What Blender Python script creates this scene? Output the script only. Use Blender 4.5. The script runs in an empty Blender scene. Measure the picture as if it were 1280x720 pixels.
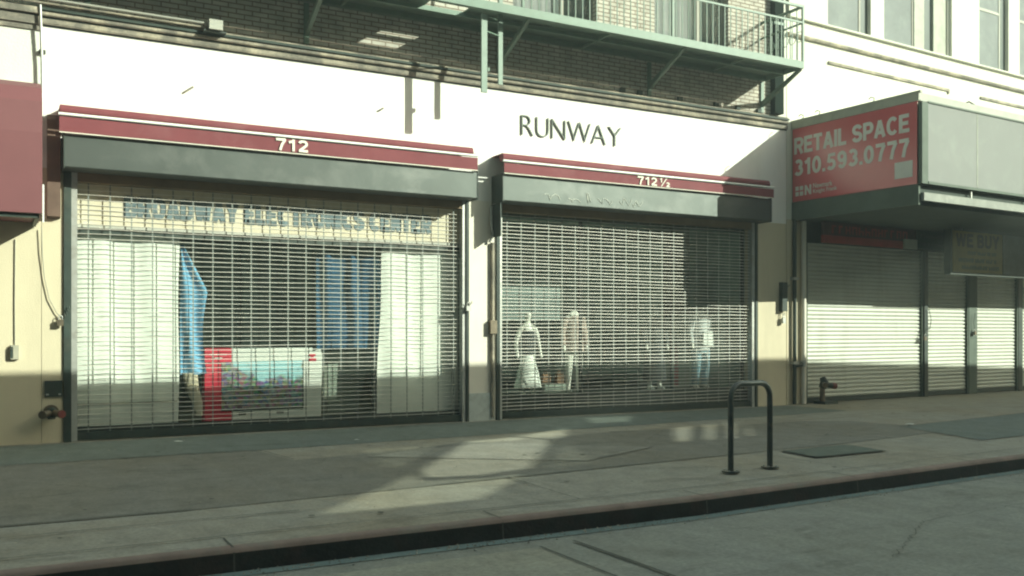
import bpy, bmesh, math, random
from mathutils import Matrix, Vector
random.seed(7)
R = math.radians
sc = bpy.context.scene
C = sc.collection

# ------------------------------------------------------------------ frames
WALL_Y = 12.65
F0 = Matrix.Identity(4)
F1 = Matrix.Translation((0, WALL_Y, 0))                                  # shop facade: x along, y into the building
F2 = Matrix.Translation((12.784, WALL_Y, 0)) @ Matrix.Rotation(R(3.4), 4, 'Z')   # neighbour facade, turned 3.4 degrees
SUN = Vector((.98, -1.0, .62)).normalized()                              # towards the sun

# ------------------------------------------------------------------ materials
MATS = {}
def mat(name, col, rough=.8, metal=0, var=.0, scale=3, dirt=None, dirt_amt=0, dirt_scale=1.5, streak=0, bump=0, bump_scale=40, spec=.4, stretch=(1, 1, 1)):
    if name in MATS: return MATS[name]
    m = bpy.data.materials.new(name); m.use_nodes = True
    nt = m.node_tree; N = nt.nodes; L = nt.links
    b = N['Principled BSDF']
    b.inputs['Roughness'].default_value = rough
    b.inputs['Metallic'].default_value = metal
    b.inputs['Specular IOR Level'].default_value = spec
    tc = N.new('ShaderNodeTexCoord')
    mp = N.new('ShaderNodeMapping'); mp.inputs['Scale'].default_value = stretch
    L.new(tc.outputs['Object'], mp.inputs['Vector'])
    cur = None
    rgb = N.new('ShaderNodeRGB'); rgb.outputs[0].default_value = (*col, 1); cur = rgb.outputs[0]
    if var:
        n = N.new('ShaderNodeTexNoise'); n.inputs['Scale'].default_value = scale; n.inputs['Detail'].default_value = 6
        n.inputs['Roughness'].default_value = .65
        L.new(mp.outputs[0], n.inputs['Vector'])
        mr = N.new('ShaderNodeMapRange'); mr.inputs['From Min'].default_value = .3; mr.inputs['From Max'].default_value = .7
        mr.inputs['To Min'].default_value = 1 - var; mr.inputs['To Max'].default_value = 1 + var
        L.new(n.outputs['Fac'], mr.inputs['Value'])
        mx = N.new('ShaderNodeVectorMath'); mx.operation = 'SCALE'
        L.new(cur, mx.inputs[0]); L.new(mr.outputs[0], mx.inputs['Scale']); cur = mx.outputs[0]
    if dirt:
        n = N.new('ShaderNodeTexNoise'); n.inputs['Scale'].default_value = dirt_scale; n.inputs['Detail'].default_value = 8
        n.inputs['Roughness'].default_value = .7; n.inputs['Distortion'].default_value = .4
        mp2 = N.new('ShaderNodeMapping'); mp2.inputs['Location'].default_value = (3.1, 7.7, 1.3)
        mp2.inputs['Scale'].default_value = (1, 1, .18) if streak else (1, 1, 1)
        L.new(mp.outputs[0], mp2.inputs['Vector']); L.new(mp2.outputs[0], n.inputs['Vector'])
        cr = N.new('ShaderNodeMapRange'); cr.inputs['From Min'].default_value = .5; cr.inputs['From Max'].default_value = .72
        cr.inputs['To Max'].default_value = dirt_amt
        L.new(n.outputs['Fac'], cr.inputs['Value'])
        mi = N.new('ShaderNodeMix'); mi.data_type = 'RGBA'
        L.new(cr.outputs[0], mi.inputs['Factor']); L.new(cur, mi.inputs['A']); mi.inputs['B'].default_value = (*dirt, 1)
        cur = mi.outputs['Result']
    L.new(cur, b.inputs['Base Color'])
    if bump:
        n = N.new('ShaderNodeTexNoise'); n.inputs['Scale'].default_value = bump_scale; n.inputs['Detail'].default_value = 5
        L.new(tc.outputs['Object'], n.inputs['Vector'])
        bp = N.new('ShaderNodeBump'); bp.inputs['Strength'].default_value = bump; bp.inputs['Distance'].default_value = .01
        L.new(n.outputs['Fac'], bp.inputs['Height']); L.new(bp.outputs[0], b.inputs['Normal'])
    MATS[name] = m
    return m

def concrete_mat(name, col, warm, amt=.55, s0=.55):
    m = bpy.data.materials.new(name); m.use_nodes = True
    N = m.node_tree.nodes; L = m.node_tree.links; b = N['Principled BSDF']; b.inputs['Roughness'].default_value = .88; b.inputs['Specular IOR Level'].default_value = .3
    tc = N.new('ShaderNodeTexCoord')
    def noise(sc_, det, rough=.6, dist=0, st=(1, 1, 1), off=(0, 0, 0)):
        mp = N.new('ShaderNodeMapping'); mp.inputs['Scale'].default_value = st; mp.inputs['Location'].default_value = off
        L.new(tc.outputs['Object'], mp.inputs[0]); n = N.new('ShaderNodeTexNoise'); n.inputs['Scale'].default_value = sc_; n.inputs['Detail'].default_value = det
        n.inputs['Roughness'].default_value = rough; n.inputs['Distortion'].default_value = dist; L.new(mp.outputs[0], n.inputs['Vector']); return n.outputs['Fac']
    def rng(v, a, b_, c, d):
        mr = N.new('ShaderNodeMapRange'); mr.inputs['From Min'].default_value = a; mr.inputs['From Max'].default_value = b_
        mr.inputs['To Min'].default_value = c; mr.inputs['To Max'].default_value = d; L.new(v, mr.inputs['Value']); return mr.outputs[0]
    mi = N.new('ShaderNodeMix'); mi.data_type = 'RGBA'; mi.inputs['A'].default_value = (*col, 1); mi.inputs['B'].default_value = (*warm, 1)
    L.new(rng(noise(s0, 6, .6, .6), .42, .66, 0, amt), mi.inputs['Factor'])
    cur = mi.outputs['Result']
    for v in (rng(noise(32, 5, .75), .3, .7, .76, 1.22), rng(noise(4.5, 8, .7, .3, (1, .6, 1), (4, 2, 0)), .3, .7, .80, 1.18), rng(noise(1.6, 9, .75, 1.2, (.5, 1.5, 1), (9, 1, 0)), .54, .72, 1.0, .60)):
        mx = N.new('ShaderNodeVectorMath'); mx.operation = 'SCALE'; L.new(cur, mx.inputs[0]); L.new(v, mx.inputs['Scale']); cur = mx.outputs[0]
    # oil spots
    vo = N.new('ShaderNodeTexVoronoi'); vo.inputs['Scale'].default_value = 1.7; L.new(tc.outputs['Object'], vo.inputs['Vector'])
    sp_ = rng(vo.outputs['Distance'], .02, .09, .72, 1.0)
    mx = N.new('ShaderNodeVectorMath'); mx.operation = 'SCALE'; L.new(cur, mx.inputs[0]); L.new(sp_, mx.inputs['Scale']); cur = mx.outputs[0]
    L.new(cur, b.inputs['Base Color'])
    bp = N.new('ShaderNodeBump'); bp.inputs['Strength'].default_value = .45; bp.inputs['Distance'].default_value = .01
    L.new(noise(60, 6, .75), bp.inputs['Height']); L.new(bp.outputs[0], b.inputs['Normal'])
    return m

def brick_mat(name, c1, c2, mortar, bw, bh, ms=.012):
    m = bpy.data.materials.new(name); m.use_nodes = True
    N = m.node_tree.nodes; L = m.node_tree.links; b = N['Principled BSDF']; b.inputs['Roughness'].default_value = .9
    tc = N.new('ShaderNodeTexCoord'); sp = N.new('ShaderNodeSeparateXYZ'); cb = N.new('ShaderNodeCombineXYZ')
    L.new(tc.outputs['Object'], sp.inputs[0])
    ad = N.new('ShaderNodeMath'); ad.operation = 'ADD'; L.new(sp.outputs['X'], ad.inputs[0]); L.new(sp.outputs['Y'], ad.inputs[1])
    L.new(ad.outputs[0], cb.inputs['X']); L.new(sp.outputs['Z'], cb.inputs['Y'])
    t = N.new('ShaderNodeTexBrick'); L.new(cb.outputs[0], t.inputs['Vector'])
    t.inputs['Scale'].default_value = 1; t.inputs['Brick Width'].default_value = bw; t.inputs['Row Height'].default_value = bh
    t.inputs['Mortar Size'].default_value = ms; t.inputs['Mortar Smooth'].default_value = .2
    t.inputs['Color1'].default_value = (*c1, 1); t.inputs['Color2'].default_value = (*c2, 1); t.inputs['Mortar'].default_value = (*mortar, 1)
    n = N.new('ShaderNodeTexNoise'); n.inputs['Scale'].default_value = 5; n.inputs['Detail'].default_value = 7
    L.new(tc.outputs['Object'], n.inputs['Vector'])
    mr = N.new('ShaderNodeMapRange'); mr.inputs['From Min'].default_value = .3; mr.inputs['From Max'].default_value = .7
    mr.inputs['To Min'].default_value = .72; mr.inputs['To Max'].default_value = 1.1; L.new(n.outputs['Fac'], mr.inputs['Value'])
    mx = N.new('ShaderNodeVectorMath'); mx.operation = 'SCALE'; L.new(t.outputs['Color'], mx.inputs[0]); L.new(mr.outputs[0], mx.inputs['Scale'])
    L.new(mx.outputs[0], b.inputs['Base Color'])
    bp = N.new('ShaderNodeBump'); bp.inputs['Strength'].default_value = .6; bp.inputs['Distance'].default_value = .008; bp.invert = True
    L.new(t.outputs['Fac'], bp.inputs['Height']); L.new(bp.outputs[0], b.inputs['Normal'])
    return m

def glass_mat(name, tint=(.95, .965, .955), gloss=.12, rough=.02, veil=0):
    m = bpy.data.materials.new(name); m.use_nodes = True
    N = m.node_tree.nodes; L = m.node_tree.links
    N.remove(N['Principled BSDF']); out = N['Material Output']
    t = N.new('ShaderNodeBsdfTransparent'); t.inputs[0].default_value = (*tint, 1)
    g = N.new('ShaderNodeBsdfGlossy'); g.inputs['Roughness'].default_value = rough; g.inputs['Color'].default_value = (.9, .95, .92, 1)
    lw = N.new('ShaderNodeLayerWeight'); lw.inputs['Blend'].default_value = gloss
    mx = N.new('ShaderNodeMixShader'); L.new(lw.outputs['Fresnel'], mx.inputs[0]); L.new(t.outputs[0], mx.inputs[1]); L.new(g.outputs[0], mx.inputs[2])
    if veil:      # pale diffuse film added as a veil over the dark interiors
        df = N.new('ShaderNodeBsdfDiffuse'); df.inputs['Color'].default_value = (.46, .60, .53, 1)
        tc = N.new('ShaderNodeTexCoord'); n = N.new('ShaderNodeTexNoise'); n.inputs['Scale'].default_value = 1.8; n.inputs['Detail'].default_value = 6; L.new(tc.outputs['Object'], n.inputs['Vector'])
        mr = N.new('ShaderNodeMapRange'); mr.inputs['From Min'].default_value = .3; mr.inputs['From Max'].default_value = .7; mr.inputs['To Min'].default_value = veil * .6; mr.inputs['To Max'].default_value = veil * 1.4; L.new(n.outputs['Fac'], mr.inputs['Value'])
        m2 = N.new('ShaderNodeMixShader'); L.new(mr.outputs[0], m2.inputs[0]); L.new(mx.outputs[0], m2.inputs[1]); L.new(df.outputs[0], m2.inputs[2]); mx = m2
    L.new(mx.outputs[0], out.inputs['Surface'])
    return m

def picture_mat(name):
    # the printed photograph on the carton: pale sky over a blurred busy street crowd
    m = bpy.data.materials.new(name); m.use_nodes = True
    N = m.node_tree.nodes; L = m.node_tree.links; b = N['Principled BSDF']; b.inputs['Roughness'].default_value = .35
    tc = N.new('ShaderNodeTexCoord'); mp = N.new('ShaderNodeMapping'); mp.inputs['Scale'].default_value = (1, 0, 1.3)
    L.new(tc.outputs['Object'], mp.inputs[0])
    v = N.new('ShaderNodeTexVoronoi'); v.inputs['Scale'].default_value = 21; L.new(mp.outputs[0], v.inputs['Vector'])
    hs = N.new('ShaderNodeHueSaturation'); hs.inputs['Saturation'].default_value = .75; hs.inputs['Value'].default_value = .55
    L.new(v.outputs['Color'], hs.inputs['Color'])
    mi0 = N.new('ShaderNodeMix'); mi0.data_type = 'RGBA'; mi0.inputs['Factor'].default_value = .42; mi0.inputs['B'].default_value = (.06, .07, .08, 1)
    L.new(hs.outputs[0], mi0.inputs['A'])
    sp = N.new('ShaderNodeSeparateXYZ'); L.new(tc.outputs['Object'], sp.inputs[0])
    n = N.new('ShaderNodeTexNoise'); n.inputs['Scale'].default_value = 5; n.inputs['Detail'].default_value = 5; L.new(tc.outputs['Object'], n.inputs['Vector'])
    # sky mask: high and central
    ax = N.new('ShaderNodeMath'); ax.operation = 'SUBTRACT'; ax.inputs[1].default_value = .92; L.new(sp.outputs['X'], ax.inputs[0])
    ab = N.new('ShaderNodeMath'); ab.operation = 'ABSOLUTE'; L.new(ax.outputs[0], ab.inputs[0])
    ml = N.new('ShaderNodeMath'); ml.operation = 'MULTIPLY_ADD'; ml.inputs[1].default_value = -.55; ml.inputs[2].default_value = -.50; L.new(ab.outputs[0], ml.inputs[0])
    a2 = N.new('ShaderNodeMath'); a2.operation = 'ADD'; L.new(ml.outputs[0], a2.inputs[0]); L.new(sp.outputs['Z'], a2.inputs[1])
    a3 = N.new('ShaderNodeMath'); a3.operation = 'MULTIPLY_ADD'; a3.inputs[1].default_value = .9; L.new(n.outputs['Fac'], a3.inputs[0]); L.new(a2.outputs[0], a3.inputs[2])
    mr = N.new('ShaderNodeMapRange'); mr.inputs['From Min'].default_value = .42; mr.inputs['From Max'].default_value = .52; L.new(a3.outputs[0], mr.inputs['Value'])
    mi = N.new('ShaderNodeMix'); mi.data_type = 'RGBA'; L.new(mr.outputs[0], mi.inputs['Factor']); L.new(mi0.outputs['Result'], mi.inputs['A'])
    mi.inputs['B'].default_value = (.38, .62, .68, 1)
    L.new(mi.outputs['Result'], b.inputs['Base Color'])
    return m

M = {}
M['white_wall'] = mat('white_wall_paint', (.80, .78, .74), .75, var=.035, scale=1.2, dirt=(.62, .56, .48), dirt_amt=.35, dirt_scale=2.2, streak=1, bump=.25, bump_scale=60)
M['cream_wall'] = mat('cream_wall_paint', (.60, .53, .385), .75, var=.04, scale=1.5, dirt=(.42, .36, .26), dirt_amt=.35, dirt_scale=2.4, streak=1, bump=.3, bump_scale=70)
M['pier_paint'] = mat('pier_paint', (.74, .69, .60), .75, var=.04, scale=2, dirt=(.5, .44, .36), dirt_amt=.5, dirt_scale=3, streak=1, bump=.3, bump_scale=60)
M['stucco'] = mat('stucco_white', (.66, .655, .57), .85, var=.04, scale=1, dirt=(.6, .57, .46), dirt_amt=.4, dirt_scale=1.5, streak=1, bump=.35, bump_scale=50)
M['left_stucco'] = mat('stucco_left', (.70, .71, .64), .85, var=.04, scale=1, dirt=(.55, .53, .45), dirt_amt=.4, dirt_scale=1.5, streak=1, bump=.3)
M['stone'] = concrete_mat('weathered_stone', (.20, .185, .155), (.50, .44, .335), 1, 2.3)
M['ledge_dark'] = mat('ledge_dark_tone', (.035, .05, .042), .7, var=.3, scale=6)  # dark tone of the thin lines and blocks along the ledge
M['brick'] = brick_mat('painted_brick', (.56, .53, .46), (.48, .455, .39), (.22, .17, .13), .21, .0655, .010)
M['maroon'] = mat('maroon_canvas', (.185, .05, .060), .75, var=.08, scale=3, dirt=(.26, .13, .14), dirt_amt=.5, dirt_scale=1.4, spec=.3, bump=.15, bump_scale=120)
M['maroon_left'] = mat('faded_maroon_vinyl', (.175, .065, .072), .6, var=.05, scale=2, dirt=(.24, .11, .12), dirt_amt=.5, dirt_scale=1.2, spec=.4)
M['white_trim'] = mat('white_metal_trim', (.78, .78, .74), .5, var=.04, scale=6)
M['housing'] = mat('grey_green_housing', (.092, .102, .096), .52, metal=.75, var=.10, scale=1.6, dirt=(.18, .185, .175), dirt_amt=.7, dirt_scale=1.1, spec=.5, bump=.15, bump_scale=6)
M['dark_metal'] = mat('dark_green_metal', (.035, .05, .043), .55, var=.3, scale=5, dirt=(.08, .07, .05), dirt_amt=.5, dirt_scale=6)
M['galv'] = mat('galvanised_steel', (.50, .50, .47), .42, metal=.55, var=.12, scale=8, dirt=(.25, .2, .15), dirt_amt=.5, dirt_scale=5)
M['rod'] = mat('grille_steel', (.70, .66, .60), .45, metal=.2, var=.14, scale=9, dirt=(.42, .36, .28), dirt_amt=.6, dirt_scale=7)
M['link'] = mat('grille_link', (.21, .23, .21), .6, metal=.1, var=.15, scale=9)
M['shutter'] = mat('grey_shutter_paint', (.56, .57, .50), .5, var=.06, scale=2, dirt=(.36, .35, .28), dirt_amt=.5, dirt_scale=2.5, streak=1)
M['green_paint'] = mat('pale_green_paint', (.135, .20, .155), .5, var=.12, scale=6, dirt=(.12, .17, .12), dirt_amt=.7, dirt_scale=7)
M['sidewalk'] = concrete_mat('sidewalk_concrete', (.295, .28, .235), (.27, .225, .15))
M['slab_dark'] = concrete_mat('sidewalk_dark_slab', (.20, .192, .165), (.19, .17, .125))
M['slab_teal'] = concrete_mat('sidewalk_new_slab', (.158, .178, .162), (.15, .16, .13))
M['slab_light'] = concrete_mat('sidewalk_light_slab', (.235, .228, .2), (.23, .21, .165))
M['joint'] = mat('dark_joint', (.08, .082, .068), .95, var=.3, scale=9)
M['kerb_face'] = mat('tarred_kerb', (.018, .022, .019), .8, var=.4, scale=3, dirt=(.06, .035, .03), dirt_amt=.6, dirt_scale=3, bump=.4)
M['kerb_top'] = mat('worn_red_kerb', (.235, .175, .145), .9, var=.25, scale=3, dirt=(.20, .19, .155), dirt_amt=1, dirt_scale=2.2, bump=.4)
M['gutter'] = mat('gutter_concrete', (.19, .235, .215), .9, var=.18, scale=2.5, dirt=(.12, .14, .12), dirt_amt=.6, dirt_scale=3)
M['street'] = concrete_mat('street_concrete', (.265, .265, .23), (.23, .225, .18))
M['street_light'] = concrete_mat('street_light_slab', (.32, .315, .26), (.27, .25, .19))
M['asphalt'] = mat('ground_asphalt', (.06, .06, .06), .95, var=.2)
M['interior'] = mat('dim_interior_wall', (.42, .52, .46), .9, var=.3, scale=1.4)
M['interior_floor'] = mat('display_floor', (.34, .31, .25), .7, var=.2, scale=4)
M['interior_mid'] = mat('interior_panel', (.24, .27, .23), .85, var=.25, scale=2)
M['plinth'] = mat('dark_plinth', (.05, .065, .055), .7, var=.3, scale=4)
M['header'] = mat('cream_sign_board', (.60, .55, .42), .7, var=.06, scale=4, dirt=(.45, .38, .26), dirt_amt=.5, dirt_scale=5, streak=1)
M['header_shade'] = mat('brown_shade_strip', (.23, .17, .11), .8, var=.2, scale=4)
M['faded_blue'] = mat('faded_blue_letter', (.13, .175, .19), .8, var=.4, scale=9)
M['sheet'] = mat('white_sheet', (.80, .785, .74), .85, var=.03, scale=2, dirt=(.6, .6, .54), dirt_amt=.4, dirt_scale=1.7, streak=1)
M['cloth_blue'] = mat('light_blue_cloth', (.17, .36, .56), .9, var=.12, scale=6)
M['cloth_dark_blue'] = mat('deep_blue_cloth', (.014, .06, .125), .85, var=.25, scale=6)
M['beige'] = mat('beige_cloth', (.58, .50, .38), .8, var=.1, scale=8)
M['carton_white'] = mat('carton_white', (.70, .69, .65), .5, var=.03, scale=5)
M['carton_red'] = mat('carton_red', (.62, .03, .07), .5, var=.06, scale=8)
M['carton_dark'] = mat('carton_dark', (.05, .06, .06), .6, var=.2, scale=20)
M['picture'] = picture_mat('carton_picture')
M['grey_board'] = mat('grey_display_board', (.20, .21, .17), .8, var=.2, scale=3)
M['mann_white'] = mat('mannequin_white', (.70, .68, .62), .4, var=.03, scale=6)
M['dress'] = mat('white_dress', (.72, .72, .68), .85, var=.06, scale=9)
M['tan_top'] = mat('dusty_pink_top', (.40, .31, .27), .9, var=.15, scale=10)
M['black_coat'] = mat('black_coat', (.018, .022, .025), .8, var=.3, scale=6)
M['grey_knit'] = mat('grey_sweatshirt', (.50, .51, .51), .9, var=.12, scale=12)
M['denim'] = mat('grey_denim', (.16, .26, .32), .9, var=.35, scale=9, dirt=(.4, .42, .4), dirt_amt=.7, dirt_scale=9)
M['pale_print'] = mat('pale_print', (.80, .80, .77), .8, var=.05, scale=9)
M['orange'] = mat('orange_leather', (.20, .11, .06), .7, var=.2, scale=9)
M['red_cloth'] = mat('red_cloth', (.30, .035, .05), .8, var=.15, scale=9)
M['sign_red'] = mat('red_vinyl_banner', (.50, .075, .09), .28, var=.06, scale=1.4, dirt=(.5, .16, .15), dirt_amt=.5, dirt_scale=1.2, spec=.9, bump=.25, bump_scale=1.5)
M['sign_white'] = mat('white_print', (.66, .66, .60), .5, var=.04, scale=5)
M['fascia'] = mat('green_grey_fascia', (.36, .37, .30), .6, var=.1, scale=3, dirt=(.14, .15, .12), dirt_amt=.5, dirt_scale=3)
M['fascia_dark'] = mat('dark_fascia', (.10, .125, .10), .7, var=.2, scale=3)
M['lightbox'] = mat('lightbox_panel', (.245, .25, .24), .8, var=.04, scale=1.5, dirt=(.33, .35, .32), dirt_amt=.4, dirt_scale=2)
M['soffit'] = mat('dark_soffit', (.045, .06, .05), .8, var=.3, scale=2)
M['cap_white'] = mat('weathered_white_cap', (.42, .42, .37), .7, var=.1, scale=3, dirt=(.35, .34, .28), dirt_amt=.6, dirt_scale=4)
M['sign_dim_red'] = mat('dull_red_board', (.085, .04, .035), .7, var=.2, scale=6)
M['sign_strip_red'] = mat('dull_red_strip', (.32, .05, .045), .7, var=.2, scale=6)
M['sign_yellow'] = mat('dull_yellow_board', (.17, .14, .03), .6, var=.2, scale=6)
M['sign_brown'] = mat('brown_lettering', (.05, .028, .02), .7)
M['sign_green'] = mat('dull_green_board', (.035, .07, .058), .6, var=.2, scale=5)
M['sign_grey'] = mat('grey_poster', (.085, .105, .098), .6, var=.3, scale=7)
M['strip'] = mat('light_strip_cover', (.25, .26, .23), .6, var=.2, scale=3, dirt=(.5, .5, .45), dirt_amt=.6, dirt_scale=2.5)
M['scrib'] = mat('pale_scribble', (.55, .56, .5), .8)
M['notice'] = mat('pale_notice', (.45, .46, .38), .7, var=.1, scale=9)
M['letter_green'] = mat('dark_bronze_letter', (.07, .085, .07), .5, metal=.2, var=.1, scale=9)
M['num_cream'] = mat('cream_number', (.74, .70, .60), .7, var=.05, scale=9)
M['iron_red'] = mat('red_brass_cap', (.15, .035, .03), .5, var=.2, scale=14)
M['brass'] = mat('tarnished_brass', (.18, .15, .11), .45, metal=.6, var=.3, scale=12)
M['rubber'] = mat('black_cable', (.03, .035, .03), .6)
M['wire_grey'] = mat('grey_wire', (.40, .38, .30), .6, var=.1, scale=9)
M['rack_green'] = mat('dark_rack_paint', (.03, .042, .036), .32, var=.3, scale=8, dirt=(.12, .10, .08), dirt_amt=.8, dirt_scale=14, spec=.6, bump=.2, bump_scale=60)
M['plate'] = mat('iron_cover', (.10, .125, .105), .6, metal=.3, var=.25, scale=9, dirt=(.17, .17, .14), dirt_amt=.7, dirt_scale=6, bump=.5, bump_scale=80)
M['curtain'] = mat('grey_curtain', (.25, .245, .25), .85, var=.08, scale=2, stretch=(4, 1, .4))
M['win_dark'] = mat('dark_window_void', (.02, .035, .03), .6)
M['win_frame'] = mat('window_frame_paint', (.30, .29, .24), .6, var=.1, scale=6)
M['reveal_shade'] = mat('dark_green_reveal_shade', (.03, .05, .042), .5, var=.15, scale=6)
M['sky_pane'] = mat('sky_grey_window_glass', (.21, .225, .225), .7, var=.18, scale=1.1, dirt=(.30, .33, .31), dirt_amt=.6, dirt_scale=2.6, spec=.15)  # grey colour stands in for the sky reflected in these panes
M['paper'] = mat('litter_paper', (.6, .6, .56), .8)
M['glass'] = glass_mat('shop_glass', (.95, .965, .955), .09, veil=.022)
M['opp_wall'] = mat('opposite_wall', (.34, .32, .27), .9, var=.1, scale=.6)
M['opp_filter'] = glass_mat('patch_filter', (1, 1, .98), .01)  # unseen filters added to set how strong each sun patch is
M['opp_filter_dim'] = glass_mat('patch_filter_dim', (.62, .63, .60), .02)
M['opp_filter_faint'] = glass_mat('patch_filter_faint', (.20, .21, .20), .03)
M['opp_glass'] = mat('opposite_window', (.06, .075, .08), .15, spec=.8)

# ------------------------------------------------------------------ mesh builder
class MB:
    def __init__(s): s.v = []; s.f = []; s.sm = []
    def add(s, vs, fs, smooth=False):
        o = len(s.v); s.v += [tuple(v) for v in vs]
        for f in fs: s.f.append(tuple(o + i for i in f)); s.sm.append(smooth)
        return s
    def box(s, x0, x1, y0, y1, z0, z1):
        v = [(x0, y0, z0), (x1, y0, z0), (x1, y1, z0), (x0, y1, z0), (x0, y0, z1), (x1, y0, z1), (x1, y1, z1), (x0, y1, z1)]
        return s.add(v, [(0, 3, 2, 1), (4, 5, 6, 7), (0, 1, 5, 4), (1, 2, 6, 5), (2, 3, 7, 6), (3, 0, 4, 7)])
    def quad(s, a, b, c, d): return s.add([a, b, c, d], [(0, 1, 2, 3)])
    def tube(s, pts, r, n=8, caps=True):
        pts = [Vector(p) for p in pts]; k = len(pts); rr = r if isinstance(r, (list, tuple)) else [r] * k
        vs = []; up = None
        for i, p in enumerate(pts):
            d = (pts[min(i + 1, k - 1)] - pts[max(i - 1, 0)]).normalized()
            if up is None:
                up = Vector((0, 0, 1)) if abs(d.z) < .9 else Vector((1, 0, 0))
            a = d.cross(up).normalized(); b = a.cross(d).normalized(); up = b
            for j in range(n):
                t = 2 * math.pi * j / n
                vs.append(p + (a * math.cos(t) + b * math.sin(t)) * rr[i])
        fs = [(i * n + j, i * n + (j + 1) % n, (i + 1) * n + (j + 1) % n, (i + 1) * n + j) for i in range(k - 1) for j in range(n)]
        s.add(vs, fs, True)
        if caps:
            s.add(vs[:n], [tuple(range(n))[::-1]]); s.add(vs[-n:], [tuple(range(n))])
        return s
    def loft(s, rings, caps=True, smooth=True):
        # rings: list of (cx, cy, cz, rx, ry)
        n = 14; vs = []
        for (cx, cy, cz, rx, ry) in rings:
            for j in range(n):
                t = 2 * math.pi * j / n; vs.append((cx + rx * math.cos(t), cy + ry * math.sin(t), cz))
        k = len(rings)
        s.add(vs, [(i * n + j, i * n + (j + 1) % n, (i + 1) * n + (j + 1) % n, (i + 1) * n + j) for i in range(k - 1) for j in range(n)], smooth)
        if caps: s.add(vs[:n], [tuple(range(n))[::-1]]); s.add(vs[-n:], [tuple(range(n))])
        return s
    def profile(s, prof, x0, x1, closed=True):
        # profile in (y, z) swept along x
        n = len(prof)
        vs = [(x0, y, z) for y, z in prof] + [(x1, y, z) for y, z in prof]
        rng = range(n) if closed else range(n - 1)
        s.add(vs, [(i, (i + 1) % n, n + (i + 1) % n, n + i) for i in rng])
        if closed: s.add(vs, [tuple(range(n))[::-1], tuple(range(n, 2 * n))])
        return s
    def prism_x(s, poly, y0, y1):
        # polygon in (x, z) extruded in y
        n = len(poly)
        vs = [(x, y0, z) for x, z in poly] + [(x, y1, z) for x, z in poly]
        return s.add(vs, [tuple(range(n)), tuple(range(n, 2 * n))[::-1]] + [(i, (i + 1) % n, n + (i + 1) % n, n + i) for i in range(n)])
    def sheet(s, fn, nu, nv, thick=0.006):
        vs = [fn(i / nu, j / nv) for j in range(nv + 1) for i in range(nu + 1)]
        w = nu + 1
        fs = [(j * w + i, j * w + i + 1, (j + 1) * w + i + 1, (j + 1) * w + i) for j in range(nv) for i in range(nu)]
        s.add(vs, fs, True)
        s.add([(x, y + thick, z) for x, y, z in vs], [f[::-1] for f in fs], True)
        return s

INFO = {}
def _link(o, parent, Wm):
    C.objects.link(o)
    INFO[o.name] = Wm
    if parent is not None: o.parent = parent
    else: o.matrix_world = Wm
def tag(o, label=None, cat=None, group=None, kind=None):
    if label: o['label'] = label
    if cat: o['category'] = cat
    if group: o['group'] = group
    if kind: o['kind'] = kind
    return o
def thing(name, label, cat, base=(0, 0, 0), F=F1, group=None):
    o = bpy.data.objects.new(name, None); o.empty_display_size = .1
    _link(o, None, F @ Matrix.Translation(base)); return tag(o, label, cat, group)
def mesh_obj(name, mb, m, Wm, F):
    me = bpy.data.meshes.new(name)
    T = Wm.inverted() @ F
    me.from_pydata([T @ Vector(v) for v in mb.v], [], mb.f)
    me.polygons.foreach_set('use_smooth', mb.sm)
    me.materials.append(m)
    bm = bmesh.new(); bm.from_mesh(me); bmesh.ops.recalc_face_normals(bm, faces=bm.faces); bm.to_mesh(me); bm.free()
    me.update()
    return bpy.data.objects.new(name, me)
def part(name, mb, m, parent, F=F1, label=None):
    Wm = INFO[parent.name]
    o = mesh_obj(name, mb, m, Wm, F); _link(o, parent, Wm)
    if label: o['label'] = label
    return o
def solo(name, mb, m, label=None, cat=None, base=(0, 0, 0), F=F1, group=None, kind=None):
    Wm = F @ Matrix.Translation(base)
    o = mesh_obj(name, mb, m, Wm, F); _link(o, None, Wm); return tag(o, label, cat, group, kind)
def struct(name, mb, m, F=F0): return solo(name, mb, m, F=F, kind='structure')

def text_mb(body, x0, x1, z0, z1, y, depth=.01, offset=0, axis='x'):
    cu = bpy.data.curves.new('t', 'FONT'); cu.body = body; cu.size = 1; cu.offset = offset; cu.extrude = .5; cu.resolution_u = 4
    ob = bpy.data.objects.new('t', cu); C.objects.link(ob)
    dg = bpy.context.evaluated_depsgraph_get(); ev = ob.evaluated_get(dg); me = ev.to_mesh()
    vs = [v.co.copy() for v in me.vertices]; fs = [tuple(p.vertices) for p in me.polygons]; ev.to_mesh_clear()
    bpy.data.objects.remove(ob); bpy.data.curves.remove(cu)
    ax, bx = min(v.x for v in vs), max(v.x for v in vs); az, bz = min(v.y for v in vs), max(v.y for v in vs)
    out = []
    for v in vs:
        u = x0 + (v.x - ax) / (bx - ax) * (x1 - x0); w = z0 + (v.y - az) / (bz - az) * (z1 - z0); d = y - (v.z + .5) * depth
        out.append((u, d, w) if axis == 'x' else (d, -u, w))
    return MB().add(out, fs)

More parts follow.
